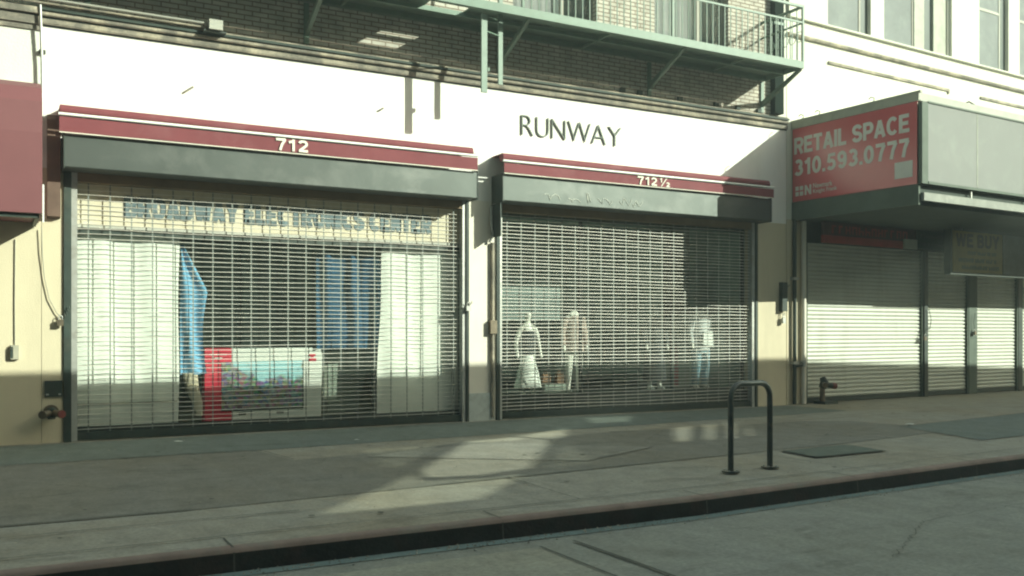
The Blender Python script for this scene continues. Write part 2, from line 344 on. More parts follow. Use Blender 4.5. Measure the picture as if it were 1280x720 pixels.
# a bold grotesque alphabet drawn as flat ribbons
def _arc(cx, cy, rx, ry, a0, a1, n=12): return [(cx + rx * math.cos(R(a0 + (a1 - a0) * i / n)), cy + ry * math.sin(R(a0 + (a1 - a0) * i / n))) for i in range(n + 1)]
GL = {
 'R': (.70, [[(.1, 0), (.1, 1)], [(.1, .9), (.42, .9)] + _arc(.42, .69, .20, .21, 90, -90) + [(.1, .48)], [(.38, .48), (.61, 0)]]),
 'P': (.66, [[(.1, 0), (.1, 1)], [(.1, .9), (.40, .9)] + _arc(.40, .67, .18, .23, 90, -90) + [(.1, .44)]]),
 'B': (.68, [[(.1, 0), (.1, 1)], [(.1, .9), (.38, .9)] + _arc(.38, .71, .17, .19, 90, -90) + [(.1, .52)], [(.38, .52)] + _arc(.38, .31, .20, .21, 90, -90) + [(.1, .1)]]),
 'D': (.72, [[(.1, 0), (.1, 1)], [(.1, .9), (.30, .9)] + _arc(.30, .5, .32, .40, 90, -90) + [(.1, .1)]]),
 'E': (.64, [[(.1, 0), (.1, 1)], [(.1, .9), (.62, .9)], [(.1, .51), (.57, .51)], [(.1, .1), (.64, .1)]]),
 'T': (.64, [[(0, .9), (.64, .9)], [(.32, .9), (.32, 0)]]),
 'A': (.74, [[(.09, 0), (.37, .96)], [(.65, 0), (.37, .96)], [(.2, .29), (.54, .29)]]),
 'I': (.20, [[(.1, 0), (.1, 1)]]),
 'L': (.58, [[(.1, 1), (.1, 0)], [(.1, .1), (.58, .1)]]),
 'S': (.68, [_arc(.34, .705, .24, .205, 12, 270) + _arc(.34, .295, .25, .205, 90, -168)]),
 'C': (.72, [_arc(.38, .5, .28, .41, 42, 318, 18)]),
 'O': (.76, [_arc(.38, .5, .28, .41, 0, 360, 22)]),
 'N': (.70, [[(.1, 0), (.1, 1)], [(.12, .92), (.58, .08)], [(.6, 1), (.6, 0)]]),
 'W': (1.0, [[(.09, 1), (.27, .03)], [(.5, .97), (.27, .03)], [(.5, .97), (.73, .03)], [(.91, 1), (.73, .03)]]),
 'Y': (.72, [[(.08, 1), (.36, .45)], [(.64, 1), (.36, .45)], [(.36, .5), (.36, 0)]]),
 'U': (.70, [[(.1, 1), (.1, .33)] + _arc(.35, .33, .25, .23, 180, 360) + [(.6, 1)]]),
 '0': (.62, [_arc(.31, .5, .21, .41, 0, 360, 20)]), '.': (.20, [[(.1, 0), (.1, .2)]]),
 '1': (.46, [[(.32, 0), (.32, 1)], [(.30, .84), (.06, .72)]]),
 '2': (.62, [_arc(.31, .68, .21, .22, 165, -35) + [(.12, .1)], [(.08, .1), (.59, .1)]]),
 '3': (.62, [_arc(.30, .705, .19, .195, 150, -90), _arc(.30, .305, .22, .205, 90, -155)]),
 '5': (.62, [[(.57, .9), (.18, .9), (.135, .47)], _arc(.30, .335, .22, .235, 135, -150)]),
 '7': (.60, [[(.03, .9), (.57, .9)], [(.53, .88), (.36, .5), (.26, 0)]]),
 '9': (.62, [_arc(.31, .68, .20, .23, 0, 360, 18), [(.51, .68)] + _arc(.31, .5, .21, .41, 0, -140)]),
}
def bold_mb(body, x0, x1, z0, z1, y, depth=.004, weight=.2, gap=.10, axis='x', space=.34):
    k = (z1 - z0); tot = 0
    for c in body: tot += (GL[c][0] + gap) if c != ' ' else space
    tot -= gap; kx = (x1 - x0) / tot; cur = x0; mb = MB(); lay = 0
    for c in body:
        if c == ' ': cur += space * kx; continue
        w_, st_ = GL[c]
        for pl in st_:
            pv = [Vector((cur + p[0] * kx, z0 + p[1] * k)) for p in pl]; n = len(pv); hw = weight * k * .5
            closed = (pv[0] - pv[-1]).length < 1e-6 and n > 3
            L_, R_ = [], []
            for i in range(n):
                a = pv[i - 1] if i > 0 else (pv[-2] if closed else pv[0]); b = pv[i + 1] if i < n - 1 else (pv[1] if closed else pv[-1])
                d_ = (b - a).normalized(); nn = Vector((-d_.y, d_.x)); L_.append(pv[i] + nn * hw); R_.append(pv[i] - nn * hw)
            dd = depth + .0004 * (lay % 3); lay += 1
            vs = []
            for q in (L_, R_):
                for p in q: vs.append((p.x, y - dd, p.y))
            for q in (L_, R_):
                for p in q: vs.append((p.x, y, p.y))
            if axis != 'x': vs = [(v[1], -v[0], v[2]) for v in vs]
            fs = []
            for i in range(n - 1):
                fs += [(i, i + 1, n + i + 1, n + i), (i, 2 * n + i, 2 * n + i + 1, i + 1), (n + i, n + i + 1, 3 * n + i + 1, 3 * n + i)]
            fs += [(0, n, 3 * n, 2 * n), (n - 1, 3 * n - 1, 4 * n - 1, 2 * n - 1)]
            mb.add(vs, fs)
        cur += (w_ + gap) * kx
    return mb

# ================================================================== GROUND
def kerb_y(x): return 5.95 + (.0594 * (x - 5) if x > 5 else .0)
def face_y(x): return WALL_Y + (math.tan(R(3.4)) * (x - 12.784) if x > 12.784 else 0)
struct('ground', MB().quad((-300, -300, -.17), (300, -300, -.17), (300, 300, -.17), (-300, 300, -.17)), M['asphalt'])
st = MB().add([(-60, -5.4, -.15), (5, -5.4, -.15), (60, -5.4, -.15), (60, kerb_y(60), -.15), (5, kerb_y(5), -.15), (-60, kerb_y(-60), -.15)], [(0, 1, 4, 5), (1, 2, 3, 4)])
struct('street', st, M['street'])
sl = MB()
sl.add([(-60, -4, -.146), (3.30, -4, -.146), (3.30, 5.6, -.146), (-60, 5.6, -.146)], [(0, 1, 2, 3)])
struct('street_slab', sl, M['street_light'])
g = MB().add([(-60, kerb_y(0) - .13, -.1445), (5, kerb_y(5) - .13, -.1445), (60, kerb_y(60) - .13, -.1445), (60, kerb_y(60), -.1445), (5, kerb_y(5), -.1445), (-60, kerb_y(0), -.1445)], [(0, 1, 4, 5), (1, 2, 3, 4)])
struct('gutter', g, M['gutter'])
jm = MB()
def wobble_strip(mb, a, b, w, z, n=14, amp=.008):
    a = Vector(a); b = Vector(b); d = (b - a).normalized(); nn = Vector((-d.y, d.x)); vs = []
    for i in range(n + 1):
        p = a.lerp(b, i / n) + nn * random.uniform(-amp, amp); ww = w * random.uniform(.5, 1.3) / 2
        vs += [(p.x + nn.x * ww, p.y + nn.y * ww, z), (p.x - nn.x * ww, p.y - nn.y * ww, z)]
    mb.add(vs, [(2 * i, 2 * i + 1, 2 * i + 3, 2 * i + 2) for i in range(n)])
wobble_strip(jm, (3.31, -4), (3.31, 5.60), .018, -.138)
wobble_strip(jm, (3.62, -4), (3.62, 5.64), .028, -.138)
for x in (9.5, 15.5, -3, -9): wobble_strip(jm, (x, -4), (x, 5.6), .03, -.138)
wobble_strip(jm, (-20, 2.6), (24, 2.7), .03, -.138, 60)
for a_, b_ in [((5.2, 4.2), (6.4, 4.9)), ((6.4, 4.9), (8.3, 5.0)), ((8.3, 5.0), (9.6, 5.6)), ((1.2, 4.6), (2.4, 5.2))]: wobble_strip(jm, a_, b_, .007, -.138, 24, .022)
struct('street_joints', jm, M['joint'])
# pavement slab
xs = [-60, -20, -8, 0, 5, 8.9, 12.784, 20, 60]
def band(mb, y0f, y1f, z, xs=xs):
    vs = []
    for x in xs: vs += [(x, y0f(x), z), (x, y1f(x), z)]
    mb.add(vs, [(2 * i, 2 * i + 2, 2 * i + 3, 2 * i + 1) for i in range(len(xs) - 1)])
    return mb
struct('sidewalk', band(MB(), lambda x: kerb_y(x) + .085, lambda x: face_y(x) + .45, 0), M['sidewalk'])
# kerb: tarred face with a rounded, worn red top
kf = MB(); vs = []
for x in xs: k = kerb_y(x); vs += [(x, k - .012, -.15), (x, k, -.03)]
kf.add(vs, [(2 * i, 2 * i + 2, 2 * i + 3, 2 * i + 1) for i in range(len(xs) - 1)]); struct('kerb_face', kf, M['kerb_face'])
kt = MB(); vs = []
for x in xs: k = kerb_y(x); vs += [(x, k, -.03), (x, k + .006, -.012), (x, k + .022, .0), (x, k + .085, .003)]
kt.add(vs, [(4 * i + j, 4 * i + 4 + j, 4 * i + 5 + j, 4 * i + 1 + j) for i in range(len(xs) - 1) for j in range(3)], True); struct('kerb_top', kt, M['kerb_top'])
# slabs of other pourings
def poly_struct(name, pts, z, m): struct(name, MB().add([(x, y, z) for x, y in pts], [tuple(range(len(pts)))]), m)
poly_struct('sidewalk_slab', [(-20, 7.35), (1.2, 7.35), (3.3, 7.5), (8.0, 7.9), (9.0, 7.95), (11.6, 8.3), (11.3, 9.9), (10.6, 10.25), (7.2, 10.35), (2.75, 9.7), (2.6, 10.70), (-20, 10.72)], .004, M['slab_dark'])
poly_struct('sidewalk_slab', [(10.7, 7.35), (24, 8.2), (26, 11), (14.4, 9.4), (11.25, 8.95)], .008, M['slab_teal'])
poly_struct('sidewalk_slab', [(3.5, 9.55), (5.4, 8.15), (6.7, 8.75), (5.0, 10.3)], .008, M['slab_light'])
poly_struct('sidewalk_slab', [(-20, 10.74), (2.6, 10.72), (6.9, 10.9), (12.7, 11.2), (12.7, 12.5), (-20, 12.5)], .0035, M['slab_teal'])
sj = MB()
for a, b, w in [((-20, 10.72), (2.62, 10.70), .022), ((2.62, 10.70), (2.75, 9.72), .016), ((2.75, 9.70), (7.2, 10.35), .014), ((7.2, 10.35), (12.0, 10.3), .018),
                ((-8, 7.36), (1.3, 7.36), .022), ((-8, 6.95), (2.0, 6.93), .018), ((-8, 6.30), (5, 6.30), .014), ((5, 6.30), (20, 7.19), .014), ((3.3, 7.5), (9.0, 7.93), .014),
                ((11.2, 8.95), (10.6, 7.2), .025), ((11.2, 8.95), (14.4, 9.4), .02), ((14.4, 9.4), (24, 10.4), .02), ((12.0, 10.3), (16, 10.6), .012),
                ((3.5, 9.55), (5.4, 8.15), .01), ((5.4, 8.15), (6.7, 8.75), .01), ((4.1, 6.3), (4.15, 7.6), .01), ((7.4, 6.4), (7.35, 7.8), .01), ((9.8, 6.4), (9.8, 7.2), .01)]:
    wobble_strip(sj, a, b, w, .012, 20, .006)
for a_, b_ in [((4.6, 10.9), (5.6, 12.4)), ((6.9, 9.2), (8.0, 10.2)), ((1.3, 8.2), (2.9, 9.3)), ((2.9, 9.3), (3.1, 9.7)), ((9.6, 8.4), (10.4, 9.7)), ((.2, 9.4), (1.3, 8.2))]: wobble_strip(sj, a_, b_, .006, .012, 30, .02)
struct('sidewalk_joints', sj, M['joint'])
kj = MB()
for x_ in (-.6, 1.3, 3.2, 5.1, 7.0, 8.9, 10.8, 12.7):
    k = kerb_y(x_); kj.add([(x_, k - .014, -.14), (x_ + .012, k - .014, -.14), (x_ + .012, k - .003, -.025), (x_, k - .003, -.025)], [(0, 1, 2, 3)])
    kj.add([(x_, k + .02, .0035), (x_ + .012, k + .02, .0035), (x_ + .012, k + .30, .0065), (x_, k + .30, .0065)], [(0, 1, 2, 3)])
struct('kerb_joints', kj, M['joint'])
def grit(name, pts, s0, s1, z, m):
    mb = MB()
    for x_, y_ in pts:
        q = random.uniform(s0, s1); a0 = random.uniform(0, 6)
        base = [(x_ + q * math.cos(a0 + k * 2.09), y_ + q * math.sin(a0 + k * 2.09), z) for k in range(3)]
        mb.add(base + [(x_, y_, z + q * .8)], [(0, 1, 3), (1, 2, 3), (2, 0, 3), (2, 1, 0)])
    solo(name, mb, m, F=F0, kind='stuff')
gp = []
for _ in range(900):
    x_ = random.uniform(-.5, 13); gp.append((x_, kerb_y(x_) - abs(random.gauss(0, .10)) - .012))
grit('gutter_grit', gp, .004, .012, -.143, M['stone'])
gp = [(random.uniform(-.5, 13), WALL_Y - abs(random.gauss(0, .25)) - .02) for _ in range(500)] + [(random.uniform(-.5, 14), random.uniform(6.3, 12.4)) for _ in range(500)]
grit('pavement_grit', gp, .004, .010, .0125, M['stone'])
# blotches of gum and oil, flat stains in the paving
bl = MB()
for i in range(70):
    x = random.uniform(-1, 14); y = random.uniform(6.4, 12.3); r = random.uniform(.012, .035); n = 7
    bl.add([(x + r * random.uniform(.7, 1.3) * math.cos(6.283 * j / n), y + r * random.uniform(.7, 1.3) * math.sin(6.283 * j / n), .0135) for j in range(n)], [tuple(range(n))])
solo('chewing_gum', bl, M['joint'], F=F0, kind='stuff')

# utility cover
t = thing('utility_cover', 'flat rectangular iron utility cover let into the pavement behind the bike rack', 'utility cover', (8.25, 7.48, 0), F0)
part('frame', MB().add([(7.70, 7.74, .013), (8.84, 7.81, .013), (8.77, 7.17, .013), (7.63, 7.15, .013)], [(0, 1, 2, 3)]), M['joint'], t, F0)
part('lid', MB().add([(7.74, 7.71, .0175), (8.80, 7.775, .0175), (8.735, 7.205, .0175), (7.67, 7.185, .0175)], [(0, 1, 2, 3)]), M['plate'], t, F0)

# bike rack
t = thing('bike_rack', 'dark inverted U bicycle rack standing on the pavement near the kerb', 'bike rack', (6.4, 6.82, 0), F0)
A = Vector((6.13, 6.80)); B = Vector((6.68, 6.85)); d = (B - A).normalized(); pts = [(A.x, A.y, .013)]
rr = .14
for i in range(9):
    a = math.pi / 2 * i / 8; q = A + d * (rr - rr * math.cos(a)); pts.append((q.x, q.y, .85 - rr + rr * math.sin(a)))
for i in range(9):
    a = math.pi / 2 * i / 8; q = B - d * (rr - rr * math.sin(a)); pts.append((q.x, q.y, .85 - rr + rr * math.cos(a)))
pts.append((B.x, B.y, .013))
part('frame', MB().tube(pts, .028, 12), M['rack_green'], t, F0)
for P_ in (A, B):
    mb = MB(); mb.tube([(P_.x, P_.y, .013), (P_.x, P_.y, .026)], .085, 16); part('base_plate', mb, M['rack_green'], t, F0)
    for k in range(4):
        mb = MB(); a = k * math.pi / 2 + .6; mb.tube([(P_.x + .06 * math.cos(a), P_.y + .06 * math.sin(a), .026), (P_.x + .06 * math.cos(a), P_.y + .06 * math.sin(a), .036)], .009, 6)
        part('bolt', mb, M['galv'], t, F0)

# litter
def litter(x, y, s, label):
    mb = MB(); n = 7
    top = [(x + s * random.uniform(.6, 1.2) * math.cos(6.283 * j / n), y + s * .6 * random.uniform(.6, 1.2) * math.sin(6.283 * j / n), .016 + random.uniform(0, .012)) for j in range(n)]
    mb.add(top + [(x, y, .032)], [(j, (j + 1) % n, n) for j in range(n)] + [tuple(range(n))[::-1]])
    solo('paper_scrap', mb, M['paper'], label, 'litter', (x, y, .016), F0)
litter(11.55, 9.05, .10, 'crumpled pale paper scrap on the pavement at the right, beyond the utility cover')
litter(1.95, 11.9, .06, 'small pale scrap on the pavement in front of the first shop grille')
litter(3.9, 11.0, .035, 'tiny white scrap on the pavement below the boxed screen')

# ================================================================== SHOP BUILDING
b1 = thing('shop_building', 'white fronted brick building with two grilled shops and a green fire escape', 'building', (.50, 0, 0), F1)
Zs, Zl, Zt = 3.33, 5.045, 5.30
part('sign_band', MB().box(.50, 12.74, 0, .30, Zs, Zl), M['white_wall'], b1)
part('pier', MB().box(.50, .735, 0, .30, 0, Zs - .002), M['cream_wall'], b1, label='narrow cream pier at the left of the first shop')
part('pier', MB().box(6.235, 6.70, 0, .32, .0, Zs - .002), M['pier_paint'], b1, label='cream white pier between the two shops')
part('pier', MB().box(12.02, 12.74, 0, .32, 0, Zs - .002), M['cream_wall'], b1, label='cream pier at the right of the second shop')
part('pier_base', MB().box(6.23, 6.66, -.025, -.002, 0, .42), mat('grey_base_paint', (.50, .53, .50), .8, var=.1, scale=4, dirt=(.2, .2, .18), dirt_amt=.5, dirt_scale=4), b1, label='grey painted foot of the middle pier')
part('ledge_groove', MB().box(.50, 12.74, -.012, 0, Zl - .006, Zl + .010), M['ledge_dark'], b1)
part('ledge', MB().profile([(0, Zl + .011), (-.035, Zl + .011), (-.045, Zl + .03), (-.045, Zl + .078), (0, Zl + .086)], .50, 12.74), M['stone'], b1)
part('ledge_groove', MB().box(.50, 12.74, -.03, 0, Zl + .087, Zl + .106), M['ledge_dark'], b1)
part('ledge', MB().profile([(0, Zl + .107), (-.06, Zl + .107), (-.072, Zl + .12), (-.072, Zl + .150), (0, Zl + .166)], .50, 12.74), M['stone'], b1)
part('ledge_groove', MB().box(.50, 12.74, -.085, -.001, Zl + .168, Zl + .200), M['ledge_dark'], b1)
part('ledge', MB().profile([(0, Zl + .201), (-.05, Zl + .201), (-.05, Zl + .228), (0, Zl + .236)], .50, 12.74), M['stone'], b1)
# upper brick wall with window openings
wins = [(.9, 2.4), (3.6, 5.1), (7.0, 8.55), (9.72, 11.35)]
sill, head = 6.20, 8.4
bw = MB(); x = .50
bw.box(.50, 12.45, 0.0, .30, Zt - .018, sill - .002)
for a, b in wins:
    bw.box(x, a, 0, .30, sill - .002, head); x = b
bw.box(x, 12.45, 0, .30, sill - .002, head); bw.box(.5, 12.45, 0, .3, head, 10.5)
part('brick_wall', bw, M['brick'], b1)
for a, b in wins:
    w = part('window', MB().box(a, b, .12, .16, sill + .02, sill + .08).box(a, b, .12, .16, head - .06, head).box(a, a + .06, .12, .16, sill + .08, head - .06)
             .box(b - .06, b, .12, .16, sill + .08, head - .06).box(b - .62, b - .56, .118, .158, sill + .08, head - .06), M['win_frame'], b1)
    part('sill', MB().box(a, b, -.04, .30, sill - .0, sill + .05), M['stone'], w)
    part('pane', MB().box(a + .06, b - .06, .135, .145, sill + .08, head - .06), M['glass'], w)
    cw = MB().sheet(lambda u, v: (a + .08 + u * (b - a - .72), .24 + .007 * math.sin(u * 34) + .006 * math.sin(u * 13 + v * 3), sill + .1 + v * (head - sill - .1)), 60, 3)
    part('curtain', cw, M['curtain'], w)
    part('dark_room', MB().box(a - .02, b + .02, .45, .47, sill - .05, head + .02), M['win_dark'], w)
# rusty bolts/dentils along the ledge
for x_ in (9.0, 9.35, 10.2, 11.0, 11.5, 12.0): part('ledge_block', MB().box(x_, x_ + .09, -.05, -.001, Zl + .24, Zl + .31), M['ledge_dark'], b1)
part('roof', MB().box(.5, 12.74, -.05, 12, 10.5, 10.7), M['stone'], b1)
part('party_wall', MB().box(12.47, 12.74, .0, .30, Zl + .002, 10.5), M['stucco'], b1)

# downpipe at the edge of the brick
t = thing('downpipe', 'dark green drainpipe at the right edge of the pale brick wall', 'drainpipe', (12.48, -.07, 5.28), F1)
part('pipe', MB().box(12.34, 12.55, -.13, -.01, 5.30, 9.5), mat('black_green_pipe', (.012, .02, .016), .9, spec=.1), t)
part('pipe_bracket', MB().box(12.31, 12.58, -.145, -.005, 6.9, 6.95), M['green_paint'], t)

# pale stubs fixed to the white band
for (xx, zz, lab) in ((2.19, 4.47, 'small bent metal stub fixed to the white band left of the street number'), (4.83, 4.52, 'tiny rusty stub on the white band above the first awning')):
    s_ = .06 if xx < 3 else .03
    solo('wall_hook', MB().tube([(xx - s_, -.002, zz - s_ * .7), (xx, -.045, zz), (xx + s_, -.05, zz + s_ * .7)], .012, 6), M['stone'], lab, 'hook', (xx, 0, zz))

# ---------------- letters RUNWAY
t = thing('shop_name_sign', 'dark raised capital letters RUNWAY on the white band', 'sign', (7.12, 0, 4.38), F1)
wd = dict(R=.26, U=.27, N=.30, W=.43, A=.32, Y=.30)
x = 7.12
tot = sum(wd[c] for c in 'RUNWAY'); k = (9.06 - 7.12 + .0) / tot
for c in 'RUNWAY':
    w_ = wd[c] * k
    zs = 4.40 - (x - 7.12) * .006
    part('letter', text_mb(c, x + .02, x + w_ - (.035 if c != 'W' else .0), zs, zs + .305, -.008, .018, offset=-.026), M['letter_green'], t); x += w_

# ---------------- awnings with the shutter housings behind them
def awning(x0, x1, zt, label, num, nx0, nx1):
    t = thing('awning', label, 'awning', (x0, -.40, 3.7), F1)
    cy, cz = -.30, zt - .06
    part('fabric_roll', MB().tube([(x0 + .02, cy, cz), (x1 - .06, cy, cz)], .065, 14), M['maroon'], t)
    part('roll_end', MB().tube([(x1 - .06, cy, cz), (x1 - .01, cy, cz)], .05, 12), M['white_trim'], t)
    part('cover', MB().profile([(-.001, zt - .0), (-.26, zt + .0), (-.26, zt - .012), (-.001, zt - .012)], x0 + .02, x1 - .06), M['maroon'], t)
    part('front_bar', MB().tube([(x0, -.385, zt - .122), (x1, -.385, zt - .122)], .019, 10), M['white_trim'], t)
    def fn(u, v):
        xx = x0 + .01 + u * (x1 - x0 - .02); d_ = .004 * math.sin(xx * 9) + .006 * math.sin(xx * 2.3 + 1)
        return (xx, -.400 + d_ * (1 - v), 3.715 + v * (zt - .155 - 3.715) + .004 * math.sin(xx * 4) * (1 - v))
    v_ = part('valance', MB().sheet(fn, 80, 4, .004), M['maroon'], t)
    part('hem', MB().box(x0 + .01, x1 - .01, -.405, -.395, 3.700, 3.712), M['num_cream'], v_)
    if num == '712': part('street_number', bold_mb('712', nx0, nx1, 3.730, 3.888, -.412, .003, .21, .08), M['num_cream'], v_)
    else:
        q = bold_mb('712', nx0, nx0 + .40, 3.722, 3.858, -.412, .003, .2, .08); f1 = bold_mb('1', nx0 + .45, nx0 + .50, 3.785, 3.858, -.412, .003, .26); f2 = bold_mb('2', nx0 + .575, nx0 + .66, 3.722, 3.796, -.412, .003, .26)
        q.add(f1.v, f1.f).add(f2.v, f2.f).prism_x([(nx0 + .47, 3.722), (nx0 + .492, 3.722), (nx0 + .60, 3.858), (nx0 + .578, 3.858)], -.416, -.412)
        part('street_number', q, M['num_cream'], v_)
    for xx in (x0 + .25, x1 - .3):
        part('arm', MB().box(xx, xx + .04, -.37, -.0, zt - .17, zt - .13), M['white_trim'], t)
    return t
awning(.66, 6.20, 4.045, 'long maroon awning with white bar over the first shop, numbered 712', '712', 3.22, 3.66)
awning(6.62, 12.05, 4.015, 'maroon awning half in shade over the RUNWAY shop, numbered 712 1/2', '712 ½', 9.06, 9.74)

def housing(x0, x1, label, scrib=False):
    t = thing('shutter_housing', label, 'shutter box', (x0, 0, 3.3), F1)
    mb = MB(); prof = [(0, 3.70), (-.34, 3.695), (-.352, 3.68), (-.352, 3.315), (-.34, 3.30), (-.02, 3.30), (-.02, 3.33), (0, 3.33)]
    part('cover', mb.profile(prof, x0, x1), M['housing'], t)
    part('end_plate', MB().box(x0 - .012, x0 - .001, -.36, -.0, 3.29, 3.71), M['dark_metal'], t)
    part('end_plate', MB().box(x1 + .001, x1 + .012, -.36, -.0, 3.29, 3.71), M['dark_metal'], t)
    if scrib:
        for (a, b, hh) in ((7.35, 7.62, .10), (7.78, 8.0, .05), (8.12, 8.18, .16), (8.33, 8.6, .10), (8.75, 8.98, .13), (9.0, 9.2, .10)):
            pts = []; sb = MB()
            for i in range(13):
                u = i / 12; pts.append((a + (b - a) * u + .02 * math.sin(9 * u), -.354, 3.36 + hh * abs(math.sin(5 * u + a)) ))
            sb.tube(pts, .0055, 5)
            part('scribble', sb, M['scrib'], t)
solo('shadow_strip', MB().profile([(-.001, 2.72), (-.10, 2.74), (-.10, 3.90), (-.04, 3.97), (-.001, 3.97)], .555, .70), mat('brown_shadow_paint', (.13, .085, .065), .8, var=.25, scale=5), 'brown upright strip added as awning shadow between the box awning and the first shop', 'painted shadow', (.62, 0, 2.72))  # brown strip added in the colour of the awning end's shadow
housing(.73, 6.205, 'grey green shutter box under the awning numbered 712')
housing(6.64, 12.02, 'grey green shutter box under the RUNWAY awning, faint scribble on its front', True)

# ---------------- rolling grilles
def grille(x0, x1, z1, pitch, label, side_l=.075, side_r=.06):
    t = thing('rolling_grille', label, 'security grille', ((x0 + x1) / 2, .06, 0), F1)
    rods = MB(); z = .14; i = 0
    while z < z1:
        j = .0035 * math.sin(i * 2.1) ; r_ = (.0048 if x0 < 3 else .0066) if i % 2 else (.0040 if x0 < 3 else .0050)
        pts = [(x0 + side_l - .02, .06, z)]
        n = 12
        for k in range(1, n): 
            u = k / n; pts.append((x0 + side_l + u * (x1 - x0 - side_l - side_r), .06 + j, z + .005 * math.sin(u * 7 + i * .5) + .003 * math.sin(u * 19 + i * 1.7)))
        pts.append((x1 - side_r + .02, .06, z)); rods.tube(pts, r_, 6); z += pitch; i += 1
    part('rods', rods, M['rod'], t)
    lk = MB(); xx = x0 + side_l + .13; i = 0
    while xx < x1 - side_r - .05:
        lk.box(xx - .008, xx + .008, .066, .069, .1, z1)
        xx += .25; i += 1
    part('links', lk, M['link'], t)
    part('bottom_bar', MB().box(x0 + side_l - .02, x1 - side_r + .02, .03, .09, .012, .105), M['dark_metal'], t)
    g1 = part('guide_rail', MB().box(x0, x0 + side_l * .55, -.03, .10, 0, 3.3), M['dark_metal'], t)
    part('guide_channel', MB().box(x0 + side_l * .56, x0 + side_l, -.01, .10, .0, 3.3), M['galv'], g1)
    g2 = part('guide_rail', MB().box(x1 - side_r * .45, x1, -.03, .10, 0, 3.3), M['dark_metal'], t)
    part('guide_channel', MB().box(x1 - side_r, x1 - side_r * .46, -.01, .10, .0, 3.3), M['galv'], g2)
    part('header_shade_strip', MB().box(x0, x1, .0, .14, 3.19, 3.325), M['header_shade'], t)  # brown strip, the housing's shadow above the header put into its colour
    return t
grille(.74, 6.232, 3.19, .0605, 'rolled down steel rod grille across the first shop, a boxed screen behind it', .15, .10)
grille(6.703, 12.018, 3.19, .0555, 'rolled down steel rod grille across the RUNWAY shop with mannequins behind it', .10, .12)

# padlocks, chains and latches
def clutter(name, pts, label, cat, base, F=F1, m1='dark_metal', m2='brass'):
    t = thing(name, label, cat, base, F)
    ch = MB()
    for i in range(len(pts) - 1):
        a = Vector(pts[i]); b = Vector(pts[i + 1]); n = max(2, int((b - a).length / .03))
        for k in range(n):
            p = a.lerp(b, (k + .5) / n); o = .010 if k % 2 else .003
            ch.tube([p + Vector((-o, 0, .017)), p + Vector((o, -.008, 0)), p + Vector((o * .4, 0, -.017))], .006, 5)
    part('chain', ch, M[m1], t, F)
    e = Vector(pts[-1]); lb = part('lock_body', MB().box(e.x - .035, e.x + .035, e.y - .03, e.y + .01, e.z - .08, e.z - .005), M[m2], t, F)
    part('shackle', MB().tube([(e.x - .022, e.y - .01, e.z - .01), (e.x - .022, e.y - .01, e.z + .03), (e.x, e.y - .01, e.z + .05), (e.x + .022, e.y - .01, e.z + .03), (e.x + .022, e.y - .01, e.z - .01)], .006, 6), M['galv'], lb, F)
    return t
clutter('lock_chain', [(.80, -.05, 1.66), (.76, -.06, 1.55), (.70, -.05, 1.50)], 'chain and padlock on the left guide of the first grille', 'padlock', (.74, -.05, 1.45))
clutter('lock_chain', [(6.28, -.04, 1.80), (6.20, -.06, 1.74)], 'small padlock on the right guide of the first grille', 'padlock', (6.2, -.05, 1.7), m2='galv')
# box of mechanics between the two shop awnings
t = thing('motor_bracket', 'rusty twisted bracket at the top left corner of the second grille', 'bracket', (6.68, -.1, 2.8), F1)
part('plate', MB().box(6.62, 6.635, -.30, 0, 2.78, 3.28), M['dark_metal'], t)
part('coil', MB().tube([(6.66 + .03 * math.cos(i * .9), -.12 - .02 * math.sin(i * .9), 3.20 - i * .022) for i in range(18)], .014, 6), M['brass'], t)
part('strap', MB().tube([(6.60, -.05, 3.25), (6.57, -.10, 3.0), (6.62, -.07, 2.82), (6.57, -.04, 2.7)], .02, 6), M['galv'], t)

t = thing('wall_conduit', 'grey electrical pipe on the right edge of the middle pier', 'conduit', (6.60, -.03, 0), F1)
part('pipe', MB().tube([(6.625, -.035, .05), (6.625, -.035, 2.7)], .028, 10), M['stone'], t)
part('junction', MB().box(6.57, 6.68, -.085, -.002, 1.32, 1.52), M['brass'], t)

# drainpipes at the seam of the two buildings
t = thing('seam_pipe', 'thin dark pipe running up the wall at the seam of the two buildings', 'pipe', (12.90, -.06, 0), F1)
part('pipe', MB().tube([(12.90, -.05, .012), (12.90, -.05, 3.42)], .038, 12), M['dark_metal'], t)
for z_ in (.75, 2.3): part('clamp', MB().box(12.84, 12.96, -.10, -.0, z_, z_ + .05), M['galv'], t)
t = thing('key_box', 'dark meter box with hanging lock on the cream pier left of the seam pipe', 'meter box', (12.60, -.06, 1.6), F1)
part('case', MB().box(12.56, 12.68, -.09, -.002, 1.72, 2.25), M['dark_metal'], t)
part('hanging_lock', MB().box(12.585, 12.65, -.08, -.03, 1.50, 1.60).tube([(12.60, -.055, 1.60), (12.60, -.055, 1.69), (12.64, -.055, 1.69), (12.64, -.055, 1.60)], .008, 6), M['galv'], t)
part('knob', MB().tube([(12.70, -.05, 2.18), (12.78, -.05, 2.2)], .02, 8), M['stone'], t)

